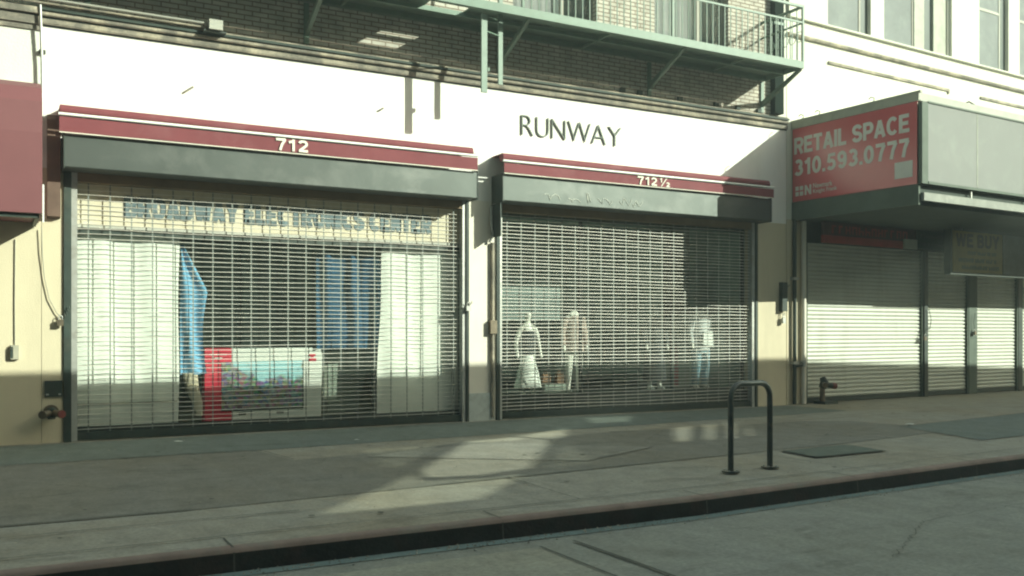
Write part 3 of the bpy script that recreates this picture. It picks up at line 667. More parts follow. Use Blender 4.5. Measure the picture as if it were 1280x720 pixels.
# ================================================================== SHOP INTERIORS (parts of the building)
def room(x0, x1, depth, nm):
    mb = MB()
    mb.quad((x0, depth, 0), (x1, depth, 0), (x1, depth, 3.4), (x0, depth, 3.4)).quad((x0, .32, 0), (x0, depth, 0), (x0, depth, 3.4), (x0, .32, 3.4))
    mb.quad((x1, depth, 0), (x1, .32, 0), (x1, .32, 3.4), (x1, depth, 3.4)).quad((x0, .30, 3.34), (x1, .30, 3.34), (x1, depth, 3.34), (x0, depth, 3.34))
    part('interior_wall', mb, M['interior'], b1)
room(.76, 6.45, 6.5, 'a'); room(6.50, 12.2, 4.8, 'b')
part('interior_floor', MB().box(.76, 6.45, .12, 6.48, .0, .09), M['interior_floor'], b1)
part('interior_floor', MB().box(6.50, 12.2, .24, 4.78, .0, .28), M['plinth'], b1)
# shopfront frames with panes
def front(x0, x1, y, mull, z0, z1, m):
    mb = MB().box(x0, x1, y, y + .05, z0, z0 + .07).box(x0, x1, y, y + .05, z1 - .06, z1)
    for x_ in mull: mb.box(x_ - .022, x_ + .022, y + .002, y + .048, z0 + .07, z1 - .06)
    f_ = part('shop_window', mb, m, b1)
    part('pane', MB().box(x0, x1, y + .022, y + .028, z0 + .07, z1 - .06), M['glass'], f_)
front(.76, 6.23, .16, (.80, 6.19), .09, 2.62, M['dark_metal'])
front(6.73, 12.0, .30, (6.76, 8.45, 10.35, 11.97), .28, 3.22, M['dark_metal'])

# header sign board
t = thing('fascia_sign', 'faded cream board reading BROADWAY ELECTRONICS CENTER behind the first grille', 'sign', (.76, .33, 2.64), F1)
part('board', MB().box(.79, 6.22, .15, .158, 2.65, 3.19), M['header'], t)
part('trim', MB().box(.79, 6.22, .135, .1495, 2.645, 2.68), M['cap_white'], t)
part('lettering', bold_mb('BROADWAY ELECTRONICS CENTER', 1.45, 5.68, 2.80, 3.07, .149, .008, .25, .14), M['faded_blue'], t)

# white sheets
def sheet_thing(x0t, x1t, x0b, x1b, z0, z1, label, ph):
    def fn(u, v):
        xl = x0b + (x0t - x0b) * v + .010 * math.sin(v * 9 + ph); xr = x1b + (x1t - x1b) * v + .012 * math.sin(v * 7 + ph)
        x_ = xl + (xr - xl) * u
        return (x_, .26 + .012 * math.sin(x_ * 9 + ph + .6 * v) + .004 * math.sin(x_ * 23 + v * 2), z0 + (z1 - z0) * v)
    solo('hanging_sheet', MB().sheet(fn, 60, 24, .004), M['sheet'], label, 'sheet', ((x0b + x1b) / 2, .26, z0), F1, 'white sheets hung inside the first shop window')
sheet_thing(.82, 2.135, .82, 2.11, .095, 2.64, 'white sheet hung at the left inside the first shop window', 0)
sheet_thing(4.96, 6.215, 4.87, 6.215, .095, 2.56, 'white sheet hung at the right inside the first shop window', 2)
part('seam_board', MB().box(.84, 2.1, .232, .236, .43, .445), M['stone'], b1)

# blue cloths
def fn(u, v):   # narrow at the top, widening to a fold
    xl = 2.16; w_ = .10 + .26 * min(1, (1 - v) * 1.6) - (.10 if .55 > v > .40 else 0) * 0
    w_ = (.04 + .30 * (1 - v) / .35) if v > .65 else (.34 - .06 * math.sin((v) * 5))
    x_ = xl + u * w_; return (x_, .36 + .03 * math.sin(u * 9 + v * 4), .78 + v * 1.72)
solo('blue_drape', MB().sheet(fn, 20, 30, .004), M['cloth_blue'], 'light blue cloth hanging beside the left white sheet', 'cloth', (2.3, .36, .78))
solo('cloth_tail', MB().loft([(2.40, .40, .22, .05, .03), (2.38, .40, .40, .07, .04), (2.31, .39, .60, .09, .04), (2.28, .38, .80, .10, .05)]), M['beige'], 'pale beige end of cloth under the light blue drape', 'cloth', (2.35, .4, .2))
def fn(u, v):
    x_ = 4.02 + u * (.95 + .04 * math.sin(v * 6)); return (x_, .38 + .035 * math.sin(u * 17 + v * 2) + .015 * math.sin(u * 31), 1.10 + v * 1.38 - .05 * u * v)
solo('blue_drape', MB().sheet(fn, 46, 20, .004), M['cloth_dark_blue'], 'wide deep blue cloth hanging beside the right white sheet', 'cloth', (4.5, .38, 1.1))
def fn(u, v): return (4.88 + u * .13, .33 + .01 * math.sin(u * 8), 1.12 + v * 1.3)
solo('blue_drape', MB().sheet(fn, 10, 12, .004), M['cloth_blue'], 'thin strip of light blue cloth at the edge of the deep blue one', 'cloth', (4.95, .33, 1.12))

# carton with the screen picture
t = thing('boxed_screen', 'large white and red carton with a city photo printed on its front', 'carton', (2.54, .70, .09), F1)
X0, X1, Y0 = 2.53, 4.16, .60
poly = [(X0 + .36, .10), (X1 - .02, .10), (X1, 1.02), (X1 - .02, 1.09), (X1 - .08, 1.12), (X0 + .36, 1.125)]
part('carton', MB().prism_x(poly, Y0, Y0 + .22), M['carton_white'], t)
part('red_panel', MB().prism_x([(X0, .10), (X0 + .358, .10), (X0 + .358, 1.125), (X0, 1.125)], Y0, Y0 + .22), M['carton_red'], t)
pic = solo('tmp', MB().prism_x([(2.75, .29), (3.87, .30), (3.87, .94), (2.75, .93)], Y0 - .006, Y0 - .001), M['picture'], base=(2.55, .6, .09))
C.objects.unlink(pic); bpy.data.objects.remove(pic)
part('picture', MB().prism_x([(2.75, .29), (3.87, .30), (3.87, .94), (2.75, .93)], Y0 - .008, Y0 - .002), M['picture'], t)
part('picture_border', MB().box(2.74, 3.88, Y0 - .010, Y0 - .003, .265, .288).box(3.872, 3.885, Y0 - .01, Y0 - .003, .288, .94), M['carton_dark'], t)
lg_ = MB()
lg_.box(3.96, 4.06, Y0 - .006, Y0 - .002, 1.0, 1.035).box(3.99, 4.03, Y0 - .0065, Y0 - .002, .985, .998).box(3.96, 4.07, Y0 - .006, Y0 - .002, .93, .975)
part('red_emblem', lg_, M['carton_red'], t)
part('white_mark', MB().box(2.60, 2.82, Y0 - .006, Y0 - .002, 1.03, 1.045).box(2.66, 2.76, Y0 - .006, Y0 - .002, .985, .998), M['carton_white'], t)
hd = MB().box(2.98, 3.08, Y0 - .005, Y0 - .001, .205, .235); part('hand_hole', hd, M['carton_dark'], t)
hd = MB().box(3.50, 3.60, Y0 - .005, Y0 - .001, .205, .235); part('hand_hole', hd, M['carton_dark'], t)
t.location += Vector((-.045, -.17, 0))
# second box behind
t = thing('display_stand', 'dull grey display case standing to the right of the carton', 'display case', (4.6, .9, .09), F1)
part('body', MB().box(4.22, 4.98, .75, 1.25, .09, 1.02), M['grey_board'], t)
part('top', MB().box(4.19, 5.01, .72, 1.28, 1.022, 1.06), M['stone'], t)
part('front_panel', MB().prism_x([(4.30, .16), (4.75, .16), (4.93, .95), (4.30, .95)], .735, .748), M['interior_mid'], t)
solo('small_package', MB().prism_x([(4.55, 1.064), (4.72, 1.064), (4.70, 1.14), (4.58, 1.13)], .80, .95), M['beige'], 'small beige package lying on the grey display case', 'package', (4.63, .87, 1.064))
solo('small_package', MB().box(4.40, 4.47, .80, .9, 1.064, 1.10), M['pale_print'], 'tiny white package on the grey display case beside the beige one', 'package', (4.43, .85, 1.064))
# shelving in the dark of the first shop
t = thing('wall_shelving', 'dark shelving deep inside the first shop behind the carton', 'shelving', (3.3, 5.6, .09), F1)
for x_ in (2.3, 3.2, 4.1, 5.0): part('upright', MB().box(x_, x_ + .05, 5.4, 5.8, .09, 2.9), M['interior_mid'], t)
for z_ in (.9, 1.4, 1.9, 2.4): part('shelf', MB().box(2.3, 5.05, 5.39, 5.81, z_, z_ + .03), M['interior_mid'], t)
part('ceiling_rail', MB().box(.8, 6.4, .9, .95, 2.72, 2.78), M['stone'], t)

# ================================================================== MANNEQUINS in the second shop
def skin_mesh(verts, edges, radii, lvl=1):
    me = bpy.data.meshes.new('s'); me.from_pydata(verts, edges, []); o = bpy.data.objects.new('s', me); C.objects.link(o)
    sk = o.modifiers.new('s', 'SKIN'); sb = o.modifiers.new('u', 'SUBSURF'); sb.levels = lvl; sb.render_levels = lvl
    for i, r_ in enumerate(radii): me.skin_vertices[0].data[i].radius = r_ if isinstance(r_, tuple) else (r_, r_)
    me.skin_vertices[0].data[0].use_root = True
    dg = bpy.context.evaluated_depsgraph_get(); ev = o.evaluated_get(dg); m2 = ev.to_mesh()
    mb = MB().add([tuple(v.co) for v in m2.vertices], [tuple(p.vertices) for p in m2.polygons], True)
    ev.to_mesh_clear(); bpy.data.objects.remove(o); return mb
def mannequin(px, py, z0, H, label, clothes, arm=.0, head=False):
    """H = height of the neck stump above the base; all points scaled from it"""
    t = thing('mannequin', label, 'mannequin', (px, py, z0), F1)
    s = H
    def P(x_, y_, z_): return (px + x_ * s, py + y_ * s, z0 + z_ * s)
    V = [P(0, 0, .56), P(0, 0, .68), P(0, -.005, .82), P(0, 0, .93), P(0, 0, 1.0),
         P(.065, 0, .52), P(.075, -.01, .29), P(.075, .01, .05), P(.08, -.07, .015),
         P(-.065, 0, .52), P(-.075, -.01, .29), P(-.075, .01, .05), P(-.08, -.07, .015),
         P(.12, 0, .89), P(.155 + arm, .01, .72), P(.16 + arm, -.04, .56), P(.165 + arm, -.06, .50),
         P(-.12, 0, .89), P(-.155 - arm, .01, .72), P(-.16 - arm, -.04, .56), P(-.165 - arm, -.06, .50)]
    E_ = [(0, 1), (1, 2), (2, 3), (3, 4), (0, 5), (5, 6), (6, 7), (7, 8), (0, 9), (9, 10), (10, 11), (11, 12), (3, 13), (13, 14), (14, 15), (15, 16), (3, 17), (17, 18), (18, 19), (19, 20)]
    q = [(.10, .07), (.078, .06), (.10, .075), (.06, .05), .034, .062, .044, .028, .028, .062, .044, .028, .028, .042, .03, .022, .02, .042, .03, .022, .02]
    rad = [tuple(a * s for a in r_) if isinstance(r_, tuple) else r_ * s for r_ in q]
    if head:
        V += [P(0, -.01, 1.07), P(0, -.015, 1.13)]; E_ += [(4, 21), (21, 22)]; rad += [.055 * s, .045 * s]
    part('body', skin_mesh(V, E_, rad), M['mann_white'], t)
    def ring(x_, y_, z_, rx, ry): return (px + x_ * s, py + y_ * s, z0 + z_ * s, rx * s, ry * s)
    for c_ in clothes:
        if c_ == 'dress':
            part('skirt', MB().loft([ring(0, 0, .10, .20, .15), ring(.01, 0, .30, .15, .12), ring(0, 0, .46, .105, .085), ring(0, 0, .56, .085, .075)]), M['dress'], t)
            part('top', MB().loft([ring(0, 0, .55, .10, .085), ring(0, 0, .66, .088, .075), ring(0, -.005, .80, .115, .09), ring(0, 0, .87, .10, .07), ring(0, 0, .90, .06, .05)]), M['black_coat'], t)
        if c_ in ('tan_top', 'grey_knit', 'black_coat'):
            lo, hem = (.12, .17) if c_ == 'black_coat' else (.50, .135)
            body_ = MB().loft([ring(0, 0, lo, hem, .11), ring(0, 0, .55, .130, .105), ring(0, 0, .68, .115, .092), ring(0, 0, .82, .130, .10), ring(0, 0, .91, .10, .07), ring(0, 0, .945, .05, .045)])
            for sg in (1, -1):
                body_.tube([P(sg * .105, 0, .905), P(sg * (.160 + arm), .005, .72), P(sg * (.165 + arm), -.035, .57)], [.052 * s, .042 * s, .034 * s], 10)
            part('coat' if c_ == 'black_coat' else 'top', body_, M[c_], t)
        if c_ == 'jeans':
            jb = MB().loft([ring(0, 0, .46, .122, .092), ring(0, 0, .60, .112, .086)])
            for sg in (1, -1): jb.tube([P(sg * .062, 0, .53), P(sg * .072, -.008, .29), P(sg * .074, .01, .07)], [.074 * s, .058 * s, .046 * s], 10)
            part('jeans', jb, M['denim'], t)
        if c_ == 'print':
            part('shirt_print', MB().prism_x([(px - .07 * s, z0 + .56 * s), (px + .10 * s, z0 + .55 * s), (px + .09 * s, z0 + .72 * s), (px - .05 * s, z0 + .71 * s)], py - .128 * s, py - .108 * s), M['pale_print'], t)
        if c_ == 'shoes':
            for sg in (1, -1): part('shoe', MB().loft([ring(sg * .08, -.03, -.005, .035, .075), ring(sg * .08, -.03, .035, .032, .06), ring(sg * .078, 0, .06, .026, .03)]), M['pale_print'], t)
    part('stand_plate', MB().tube([P(0, .04, -.012), P(0, .04, .0)], .16 * s, 18), M['galv'], t)
    return t
mannequin(7.72, .80, .30, 1.22, 'mannequin in a long white skirt and dark top, leftmost in the RUNWAY window', ['dress'], .02, True)
mannequin(8.62, .80, .30, 1.42, 'pale mannequin in a dusty pink top, second from the left in the RUNWAY window', ['tan_top'])
mannequin(10.38, .85, .30, 1.42, 'mannequin in a long black coat and white shoes in the RUNWAY window', ['black_coat', 'shoes'])
mannequin(11.20, .58, .30, 1.46, 'mannequin in grey sweatshirt with pale print and worn jeans, rightmost in the RUNWAY window', ['grey_knit', 'jeans', 'print'])
def handbag(x, y, z, w, h, m, label):
    t = thing('handbag', label, 'bag', (x, y, z), F1, None)
    part('bag_body', MB().prism_x([(x - w / 2, z), (x + w / 2, z), (x + w * .42, z + h), (x - w * .42, z + h)], y, y + .09), m, t)
    part('handle', MB().tube([(x - w * .25, y + .045, z + h)] + [(x - w * .25 * math.cos(a), y + .045, z + h + w * .35 * math.sin(a)) for a in (.5, 1.2, 1.57, 2.0, 2.6)] + [(x + w * .25, y + .045, z + h)], .008, 6), m, t)
handbag(8.12, .85, .50, .16, .13, M['orange'], 'small orange handbag left of the dusty pink mannequin')
handbag(8.36, .80, .48, .13, .16, M['orange'], 'narrow tan handbag closest to the dusty pink mannequin')
solo('display_block', MB().box(7.98, 8.46, .78, 1.02, .282, .478), M['interior_mid'], 'low dark block under the two handbags', 'display block', (8.2, .9, .28))
solo('red_garment', MB().sheet(lambda u, v: (10.83 + u * .16, .95 + .02 * math.sin(u * 12), .35 + v * .75), 12, 6, .01), M['red_cloth'], 'dull red garment hanging between the black coat and the grey sweatshirt', 'garment', (10.9, .95, .35))
t = thing('clothes_rail', 'metal rail with dim garments deep inside the RUNWAY shop', 'clothes rack', (9.6, 4.2, .28), F1)
part('rail', MB().tube([(8.9, 4.2, .28), (8.9, 4.2, 1.75), (10.6, 4.2, 1.75), (10.6, 4.2, .28)], .02, 8), M['galv'], t)
cols = ['interior_mid', 'stone', 'black_coat', 'grey_board', 'cloth_dark_blue', 'tan_top']
for i in range(11):
    x_ = 9.0 + i * .145
    part('garment', MB().loft([(x_, 4.2, .75 + random.uniform(-.1, .2), .055, .22), (x_, 4.2, 1.4, .05, .20), (x_, 4.2, 1.68, .025, .08)]), M[cols[i % 6]], t)
solo('grey_panel', MB().box(7.62, 8.82, 1.55, 1.58, 1.55, 2.28).box(7.60, 8.86, 1.54, 1.585, 2.285, 2.36), mat('dull_grey_panel', (.16, .20, .19), .4, var=.2, scale=3), 'dull grey panel standing behind the first two mannequins', 'panel', (8.2, 1.55, 1.5))  # plain grey panel with a top rail
solo('reflection_column', MB().box(11.15, 11.55, 1.3, 1.65, .282, 3.33), M['grey_board'], 'square beige column added for a faint reflection in the RUNWAY shop behind the sweatshirt mannequin', 'reflection stand-in', (11.3, 1.5, .28))  # column added where a faint reflection shows in the shop glass
t = thing('shelf_unit', 'dim shelf unit of folded stock on the left inside the RUNWAY shop', 'shelving', (7.2, 4.5, .28), F1)
for z_ in (.7, 1.15, 1.6, 2.05, 2.5): part('shelf', MB().box(6.6, 8.0, 4.3, 4.7, z_, z_ + .03), M['interior_mid'], t)
for x_ in (6.62, 7.3, 7.97): part('upright', MB().box(x_, x_ + .04, 4.31, 4.69, .282, 2.9), M['stone'], t)
for z_ in (.73, 1.18, 1.63, 2.08):
    mb = MB(); xx = 6.7
    while xx < 7.9: w_ = random.uniform(.12, .22); mb.box(xx, xx + w_ - .02, 4.34, 4.6, z_, z_ + random.uniform(.12, .3)); xx += w_
    part('folded_stock', mb, M[random.choice(['stone', 'grey_board', 'interior_mid'])], t)

# ================================================================== FIRE ESCAPE
GP = M['green_paint']
t = thing('fire_escape', 'pale green iron fire escape balcony with railing above the shop signs', 'fire escape', (6.0, -.5, 5.2), F1)
PZ0, PZ1, PY0 = 5.86, 5.98, -1.0; PX1 = 12.15; PX0 = -1.5
part('front_beam', MB().box(PX0, PX1, PY0, PY0 + .02, PZ0, PZ1).box(PX0, PX1, PY0 + .02, PY0 + .08, PZ0, PZ0 + .012), GP, t)
part('end_beam', MB().box(PX1 - .02, PX1 - .0, PY0 + .08, -.02, PZ0, PZ1), GP, t)
part('wall_beam', MB().box(PX0, PX1 - .02, -.10, -.02, PZ0 + .01, PZ1 - .02), GP, t)
part('middle_beam', MB().box(PX0, PX1 - .02, -.55, -.50, PZ0 + .005, PZ0 + .06), GP, t)
sl = MB(); hx0, hx1, hy0, hy1 = 5.30, 5.92, -.90, -.48
y = PY0 + .09
while y < -.12:
    if hy0 < y < hy1:
        sl.box(PX0, hx0, y, y + .042, PZ1 - .035, PZ1 - .015); sl.box(hx1, PX1 - .02, y, y + .042, PZ1 - .035, PZ1 - .015)
    else: sl.box(PX0, PX1 - .02, y, y + .042, PZ1 - .035, PZ1 - .015)
    y += .049
part('floor_slats', sl, GP, t)
for x_ in [-1.0, 1.0, 2.9, 3.75, 6.75, 9.6, 12.13]:
    if x_ == 2.9: continue
    mb = MB(); a = Vector((x_, -.96, PZ0 - .01)); b = Vector((x_, -.03, 5.40)); w_ = .028
    mb.add([(a.x - w_, a.y, a.z), (a.x + w_, a.y, a.z), (b.x + w_, b.y, b.z), (b.x - w_, b.y, b.z), (a.x - w_, a.y + .10, a.z), (a.x + w_, a.y + .10, a.z), (b.x + w_, b.y, b.z + .1), (b.x - w_, b.y, b.z + .1)],
           [(0, 1, 2, 3), (7, 6, 5, 4), (0, 3, 7, 4), (1, 5, 6, 2), (2, 6, 7, 3), (0, 4, 5, 1)])
    mb.box(x_ - .035, x_ + .035, -.03, -.002, 5.30, PZ0 + .0)
    part('bracket', mb, GP, t)
for x_ in [.2, 2.2, 4.2, 8.2, 10.9]: part('cross_bar', MB().box(x_, x_ + .04, PY0 + .08, -.1, PZ0 + .012, PZ0 + .05), GP, t)
# railing
RT = 6.93
part('top_rail', MB().box(PX0, PX1, PY0 - .005, PY0 + .035, RT - .03, RT + .01), GP, t)
part('middle_rail', MB().box(PX0, PX1, PY0 + .0, PY0 + .02, 6.63, 6.66), GP, t)
part('top_rail', MB().box(PX1 - .035, PX1 + .005, PY0 + .036, -.0, RT - .03, RT + .01), GP, t)
part('middle_rail', MB().box(PX1 - .02, PX1, PY0 + .022, -.0, 6.63, 6.66), GP, t)
nb = 0; x_ = 6.75
while x_ < PX1 - .05:
    part('baluster', MB().box(x_, x_ + .013, PY0 + .003, PY0 + .016, PZ1 - .0, 6.63), GP, t); x_ += .125; nb += 1
for y_ in [-.85, -.7, -.55, -.4, -.25, -.1]: part('baluster', MB().box(PX1 - .017, PX1 - .004, y_, y_ + .013, PZ1, RT - .03), GP, t)
for x_ in (6.6, 9.30, PX1 - .035): part('post', MB().box(x_, x_ + .035, PY0 - .004, PY0 + .031, PZ1 + .001, RT - .031), GP, t)
# lattice scroll in the end of the railing
lt = MB()
for k in range(5):
    y0 = -.92 + k * .17
    lt.tube([(PX1 - .02, y0 + .08 * math.cos(a * .7), 6.42 + .09 * math.sin(a * .7)) for a in range(10)], .006, 5)
part('scroll_work', lt, GP, t)
# drop ladder hanging from the hatch
t = thing('drop_ladder', 'pale green drop ladder hanging below the fire escape balcony', 'ladder', (6.25, -.75, 4.7), F1)
LP_ = mat('pale_ladder_paint', (.20, .265, .22), .5, var=.12, scale=8)
part('side_rail', MB().box(6.03, 6.12, -.84, -.81, 4.74, 5.85), LP_, t)
part('side_rail', MB().box(6.37, 6.44, -.71, -.68, 4.92, 6.55), LP_, t)
rg = MB()
for z_ in (5.62, 5.84): rg.tube([(6.08, -.825, z_), (6.40, -.695, z_)], .011, 8)
part('rungs', rg, GP, t)
part('hook', MB().box(6.13, 6.16, -.84, -.80, 5.05, 5.10), GP, t)

# electric conduit and lamp box along the ledge (left)
t = thing('ledge_conduit', 'pale pipe ending in a white box along the dirty ledge, top left', 'conduit', (2.5, -.1, 5.3), F1)
part('pipe', MB().tube([(-1.5, -.14, 5.335), (2.42, -.14, 5.335)], .022, 8), M['cap_white'], t)
part('pipe', MB().tube([(-1.5, -.115, 5.285), (2.42, -.115, 5.285)], .014, 8), M['stone'], t)
part('white_box', MB().box(2.42, 2.59, -.22, -.06, 5.25, 5.375), M['cap_white'], t)
part('foot', MB().box(2.36, 2.64, -.18, -.088, 5.225, 5.248), M['dark_metal'], t)

# ================================================================== LEFT BUILDING
b0 = thing('corner_building', 'cream and white building at the left edge with a maroon box awning', 'building', (-3, 0, 0), F1)
part('wall', MB().box(-14, .495, .0, .3, 0, 2.9), M['cream_wall'], b0)
part('wall', MB().box(-14, .495, .003, .3, 2.902, 9.5), M['left_stucco'], b0)
part('ledge', MB().box(-14, .495, -.045, .003, 5.045, 5.14).box(-14, .495, -.08, .003, 5.165, 5.24), M['stone'], b0)
part('ledge_groove', MB().box(-14, .495, -.03, .003, 5.142, 5.163), M['ledge_dark'], b0)
part('ledge', MB().box(-14, .495, -.02, .002, 4.98, 5.043), M['stone'], b0)
t = thing('box_awning', 'large maroon box awning jutting out at the left edge', 'awning', (-1.5, -.5, 2.6), F1)
AX = .465
mb = MB()
prof = [(0, 2.66), (-1.05, 2.66), (-1.055, 3.55), (-1.03, 3.90), (-.93, 4.07), (-.5, 4.22), (0, 4.30)]
mb2 = MB().profile(prof, -4.2, AX)
part('canopy', mb2, M['maroon_left'], t)
part('edge_trim', MB().box(AX + .001, AX + .018, -1.05, -1.02, 2.56, 2.98), M['white_trim'], t)
part('underside_frame', MB().box(-4.1, AX - .03, -1.0, -.96, 2.61, 2.655).box(AX - .07, AX - .03, -.95, -.02, 2.61, 2.655), M['dark_metal'], t)

t = thing('roof_cable_pipe', 'thin grey pipe dropping down the wall above the box awning', 'pipe', (.50, -.03, 4.2), F1)
part('pipe', MB().tube([(.47, -.10, 6.6), (.48, -.095, 5.3), (.50, -.07, 4.6), (.505, -.06, 3.9)], .016, 8), M['galv'], t)
part('clip', MB().box(.47, .54, -.05, -.0, 4.70, 4.74), M['dark_metal'], t)
t = thing('switch_wire', 'thin wire running down to a small switch box on the cream wall', 'switch', (.20, 0, 1.05), F1)
part('wire', MB().tube([(.215, -.012, 1.18), (.212, -.012, 1.7), (.218, -.012, 2.45)], .008, 6), M['wire_grey'], t)
part('switch_box', MB().box(.17, .255, -.05, -.001, 1.02, 1.19), M['wire_grey'], t)
part('switch_plate', MB().box(.165, .195, -.055, -.048, 1.035, 1.17), M['dark_metal'], t)
solo('loose_cable', MB().tube([(.50, -.05, 2.6), (.505, -.04, 2.3), (.53, -.03, 2.0), (.58, -.03, 1.75), (.66, -.03, 1.58), (.72, -.04, 1.52)], .007, 6), M['wire_grey'], 'slack cable curving down the cream wall to the padlock', 'cable', (.5, -.05, 1.5))
t = thing('notice_plate', 'dark blank metal plate on the cream wall above the left standpipe', 'plate', (.62, 0, .5), F1)
part('plate', MB().box(.53, .725, -.025, -.001, .56, .755), M['dark_metal'], t)
part('hinge', MB().box(.545, .575, -.032, -.026, .58, .60).box(.68, .71, -.032, -.026, .58, .60), M['galv'], t)

def standpipe(F, x, z, label, flip=1):
    t = thing('standpipe', label, 'standpipe', (x, 0, z - .1), F)
    part('wall_flange', MB().tube([(x, -.002, z), (x, -.03, z)], .085, 16), M['brass'], t, F)
    part('body', MB().tube([(x, -.03, z), (x, -.13, z), (x, -.18, z - .005)], [.06, .065, .05], 12).tube([(x, -.12, z), (x, -.12, z - z + .012)] if flip == 2 else [(x, -.12, z), (x, -.12, z - .08)], .045, 10), M['dark_metal'], t, F)
    for sg in (-1, 1):
        part('outlet', MB().tube([(x, -.13, z), (x + sg * .075, -.21, z - .012), (x + sg * .095, -.25, z - .015)], [.04, .042, .04], 12), M['brass'], t, F)
        part('cap', MB().tube([(x + sg * .095, -.25, z - .015), (x + sg * .108, -.275, z - .016)], .047, 12), M['iron_red'] if sg > 0 else M['brass'], t, F)
standpipe(F1, .60, .38, 'twin outlet fire standpipe low on the cream wall at the left')

# ================================================================== RIGHT BUILDING (frame 2)
b2 = thing('office_building', 'white stucco building on the right with tall dark windows', 'building', (.0, 0, 0), F2)
def P2(name, mb, m, parent=b2, label=None): return part(name, mb, m, parent, F2, label)
top = 11.0
w2 = [(1.10, 2.38), (2.79, 4.92), (6.05, 7.22), (7.66, 9.6), (10.4, 11.7)]
sl2 = 7.17
wb = MB(); wb.box(-.03, 20, 0, .3, 3.42, sl2 - .002)
x = -.03
for a, b in w2: wb.box(x, a, 0, .3, sl2 - .002, 10.0); x = b
wb.box(x, 20, 0, .3, sl2 - .002, 10.0); wb.box(-.03, 20, 0, .3, 10.0, top)
P2('upper_wall', wb, M['stucco'])
P2('pilaster', MB().box(4.98, 5.98, -.06, -.001, sl2 + .0, top), M['stucco'])
P2('pilaster', MB().box(-.02, .98, -.05, -.001, sl2 + .0, top), M['stucco'])
P2('sill_course', MB().profile([(-.001, sl2 - .03), (-.07, sl2 - .03), (-.07, sl2 - .002), (-.001, sl2 - .002)], -.03, 20), M['stucco'])
P2('moulding', MB().profile([(-.001, 6.79), (-.045, 6.79), (-.06, 6.815), (-.06, 6.845), (-.02, 6.86), (-.001, 6.86)], -.03, 20), M['stone'])
for a, b in ((1.1, 4.95), (6.1, 9.95), (11.1, 15)):
    P2('moulding', MB().box(a, b, -.03, -.001, 6.44, 6.49).box(b - .04, b, -.03, -.001, 6.39, 6.438), M['stone'])
for i, (a, b) in enumerate(w2):
    wide = b - a > 1.6
    ge = b - .26 if not wide else a + 1.02
    w = P2('window', MB().box(a, ge, .05, .08, sl2, sl2 + .05).box(ge - .045, ge, .048, .082, sl2 + .05, 9.9).box(a, a + .04, .05, .08, sl2 + .05, 9.9).box(a, ge, .05, .08, sl2 + 1.25, sl2 + 1.31), M['win_frame'] if i < 2 else M['cap_white'])
    P2('pane', MB().box(a + .04, ge - .045, .062, .068, sl2 + .05, 9.9), M['sky_pane'], w)
    P2('reveal', MB().box(ge + .002, b - (.0 if not wide else .45), .085, .11, sl2, 9.9), M['reveal_shade'], w)  # dark panel; the unlit jamb's shade is put into its colour
    if wide:
        P2('mullion', MB().box(ge + .005, ge + .34, .03, .084, sl2, 9.9), M['fascia'], w)
        P2('shutter_leaf', MB().box(b - .45, b - .01, .03, .084, sl2, 9.9), M['fascia'], w)
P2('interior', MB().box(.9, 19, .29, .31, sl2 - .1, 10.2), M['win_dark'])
P2('roof', MB().box(-.03, 20, -.15, 12, top, top + .2), M['stone'])
# ground floor
P2('pier', MB().box(-.03, .50, 0, .3, 0, 3.418), M['cream_wall'])
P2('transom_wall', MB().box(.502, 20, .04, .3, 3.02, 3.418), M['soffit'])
P2('pier', MB().box(4.12, 4.235, -.0, .3, 0, 3.018), M['dark_metal'], label='dark steel post between the wide and the narrow shutters')
P2('pier', MB().box(5.73, 6.0, .02, .3, 0, 3.018), M['fascia_dark'], label='broad post between the two narrow shutters')
P2('pier', MB().box(7.66, 7.80, .02, .3, 0, 3.018), M['dark_metal'], label='dark post at the right edge')
P2('wall', MB().box(9.6, 20, .02, .3, 0, 3.018), M['cream_wall'])
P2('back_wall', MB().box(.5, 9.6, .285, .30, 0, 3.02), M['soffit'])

def roller(x0, x1, z1, label, lockx=None):
    t = thing('roller_shutter', label, 'roller shutter', ((x0 + x1) / 2, .1, 0), F2)
    prof = []; z = .10; pitch = .078
    while z < z1:
        prof += [(.10, z), (.078, z + .010), (.070, z + .034), (.078, z + .060), (.10, z + .070)]; z += pitch
    mb = MB(); mb.profile(prof, x0 + .05, x1 - .04, closed=False)
    part('curtain', mb, M['shutter'], t, F2)
    part('bottom_bar', MB().box(x0 + .04, x1 - .03, .06, .12, .012, .10), M['dark_metal'], t, F2)
    part('guide_rail', MB().box(x0, x0 + .05, .03, .13, 0, z1), M['fascia_dark'], t, F2)
    part('guide_rail', MB().box(x1 - .04, x1, .03, .13, 0, z1), M['fascia_dark'], t, F2)
roller(.52, 4.118, 3.01, 'wide closed grey slatted shutter right of the seam pipe')
roller(4.237, 5.728, 3.01, 'narrow closed grey slatted shutter in the middle of the right building')
roller(6.002, 7.658, 3.01, 'closed grey slatted shutter at the right edge of the picture')
roller(7.802, 9.598, 3.01, 'grey slatted shutter beyond the right edge post')
clutter('lock_chain', [(4.20, -.04, 1.82), (4.26, -.05, 1.6), (4.24, -.04, 1.42), (4.10, -.03, 1.38), (4.08, -.03, 1.25)], 'long dark chain and padlock hanging on the post right of the wide shutter', 'padlock', (4.18, -.03, 1.2), F2)
clutter('lock_chain', [(5.88, -.02, 1.75), (5.83, -.02, 1.55), (5.87, -.02, 1.36)], 'short chain with padlock on the broad post between the narrow shutters', 'padlock', (5.87, -.02, 1.3), F2)
t = thing('corner_pipe', 'pale vertical pipe with a joint, just left of the wide shutter', 'pipe', (.36, -.06, 0), F2)
P2('pipe', MB().tube([(.36, -.055, .012), (.36, -.055, 3.4)], .045, 12), M['pier_paint'], t)
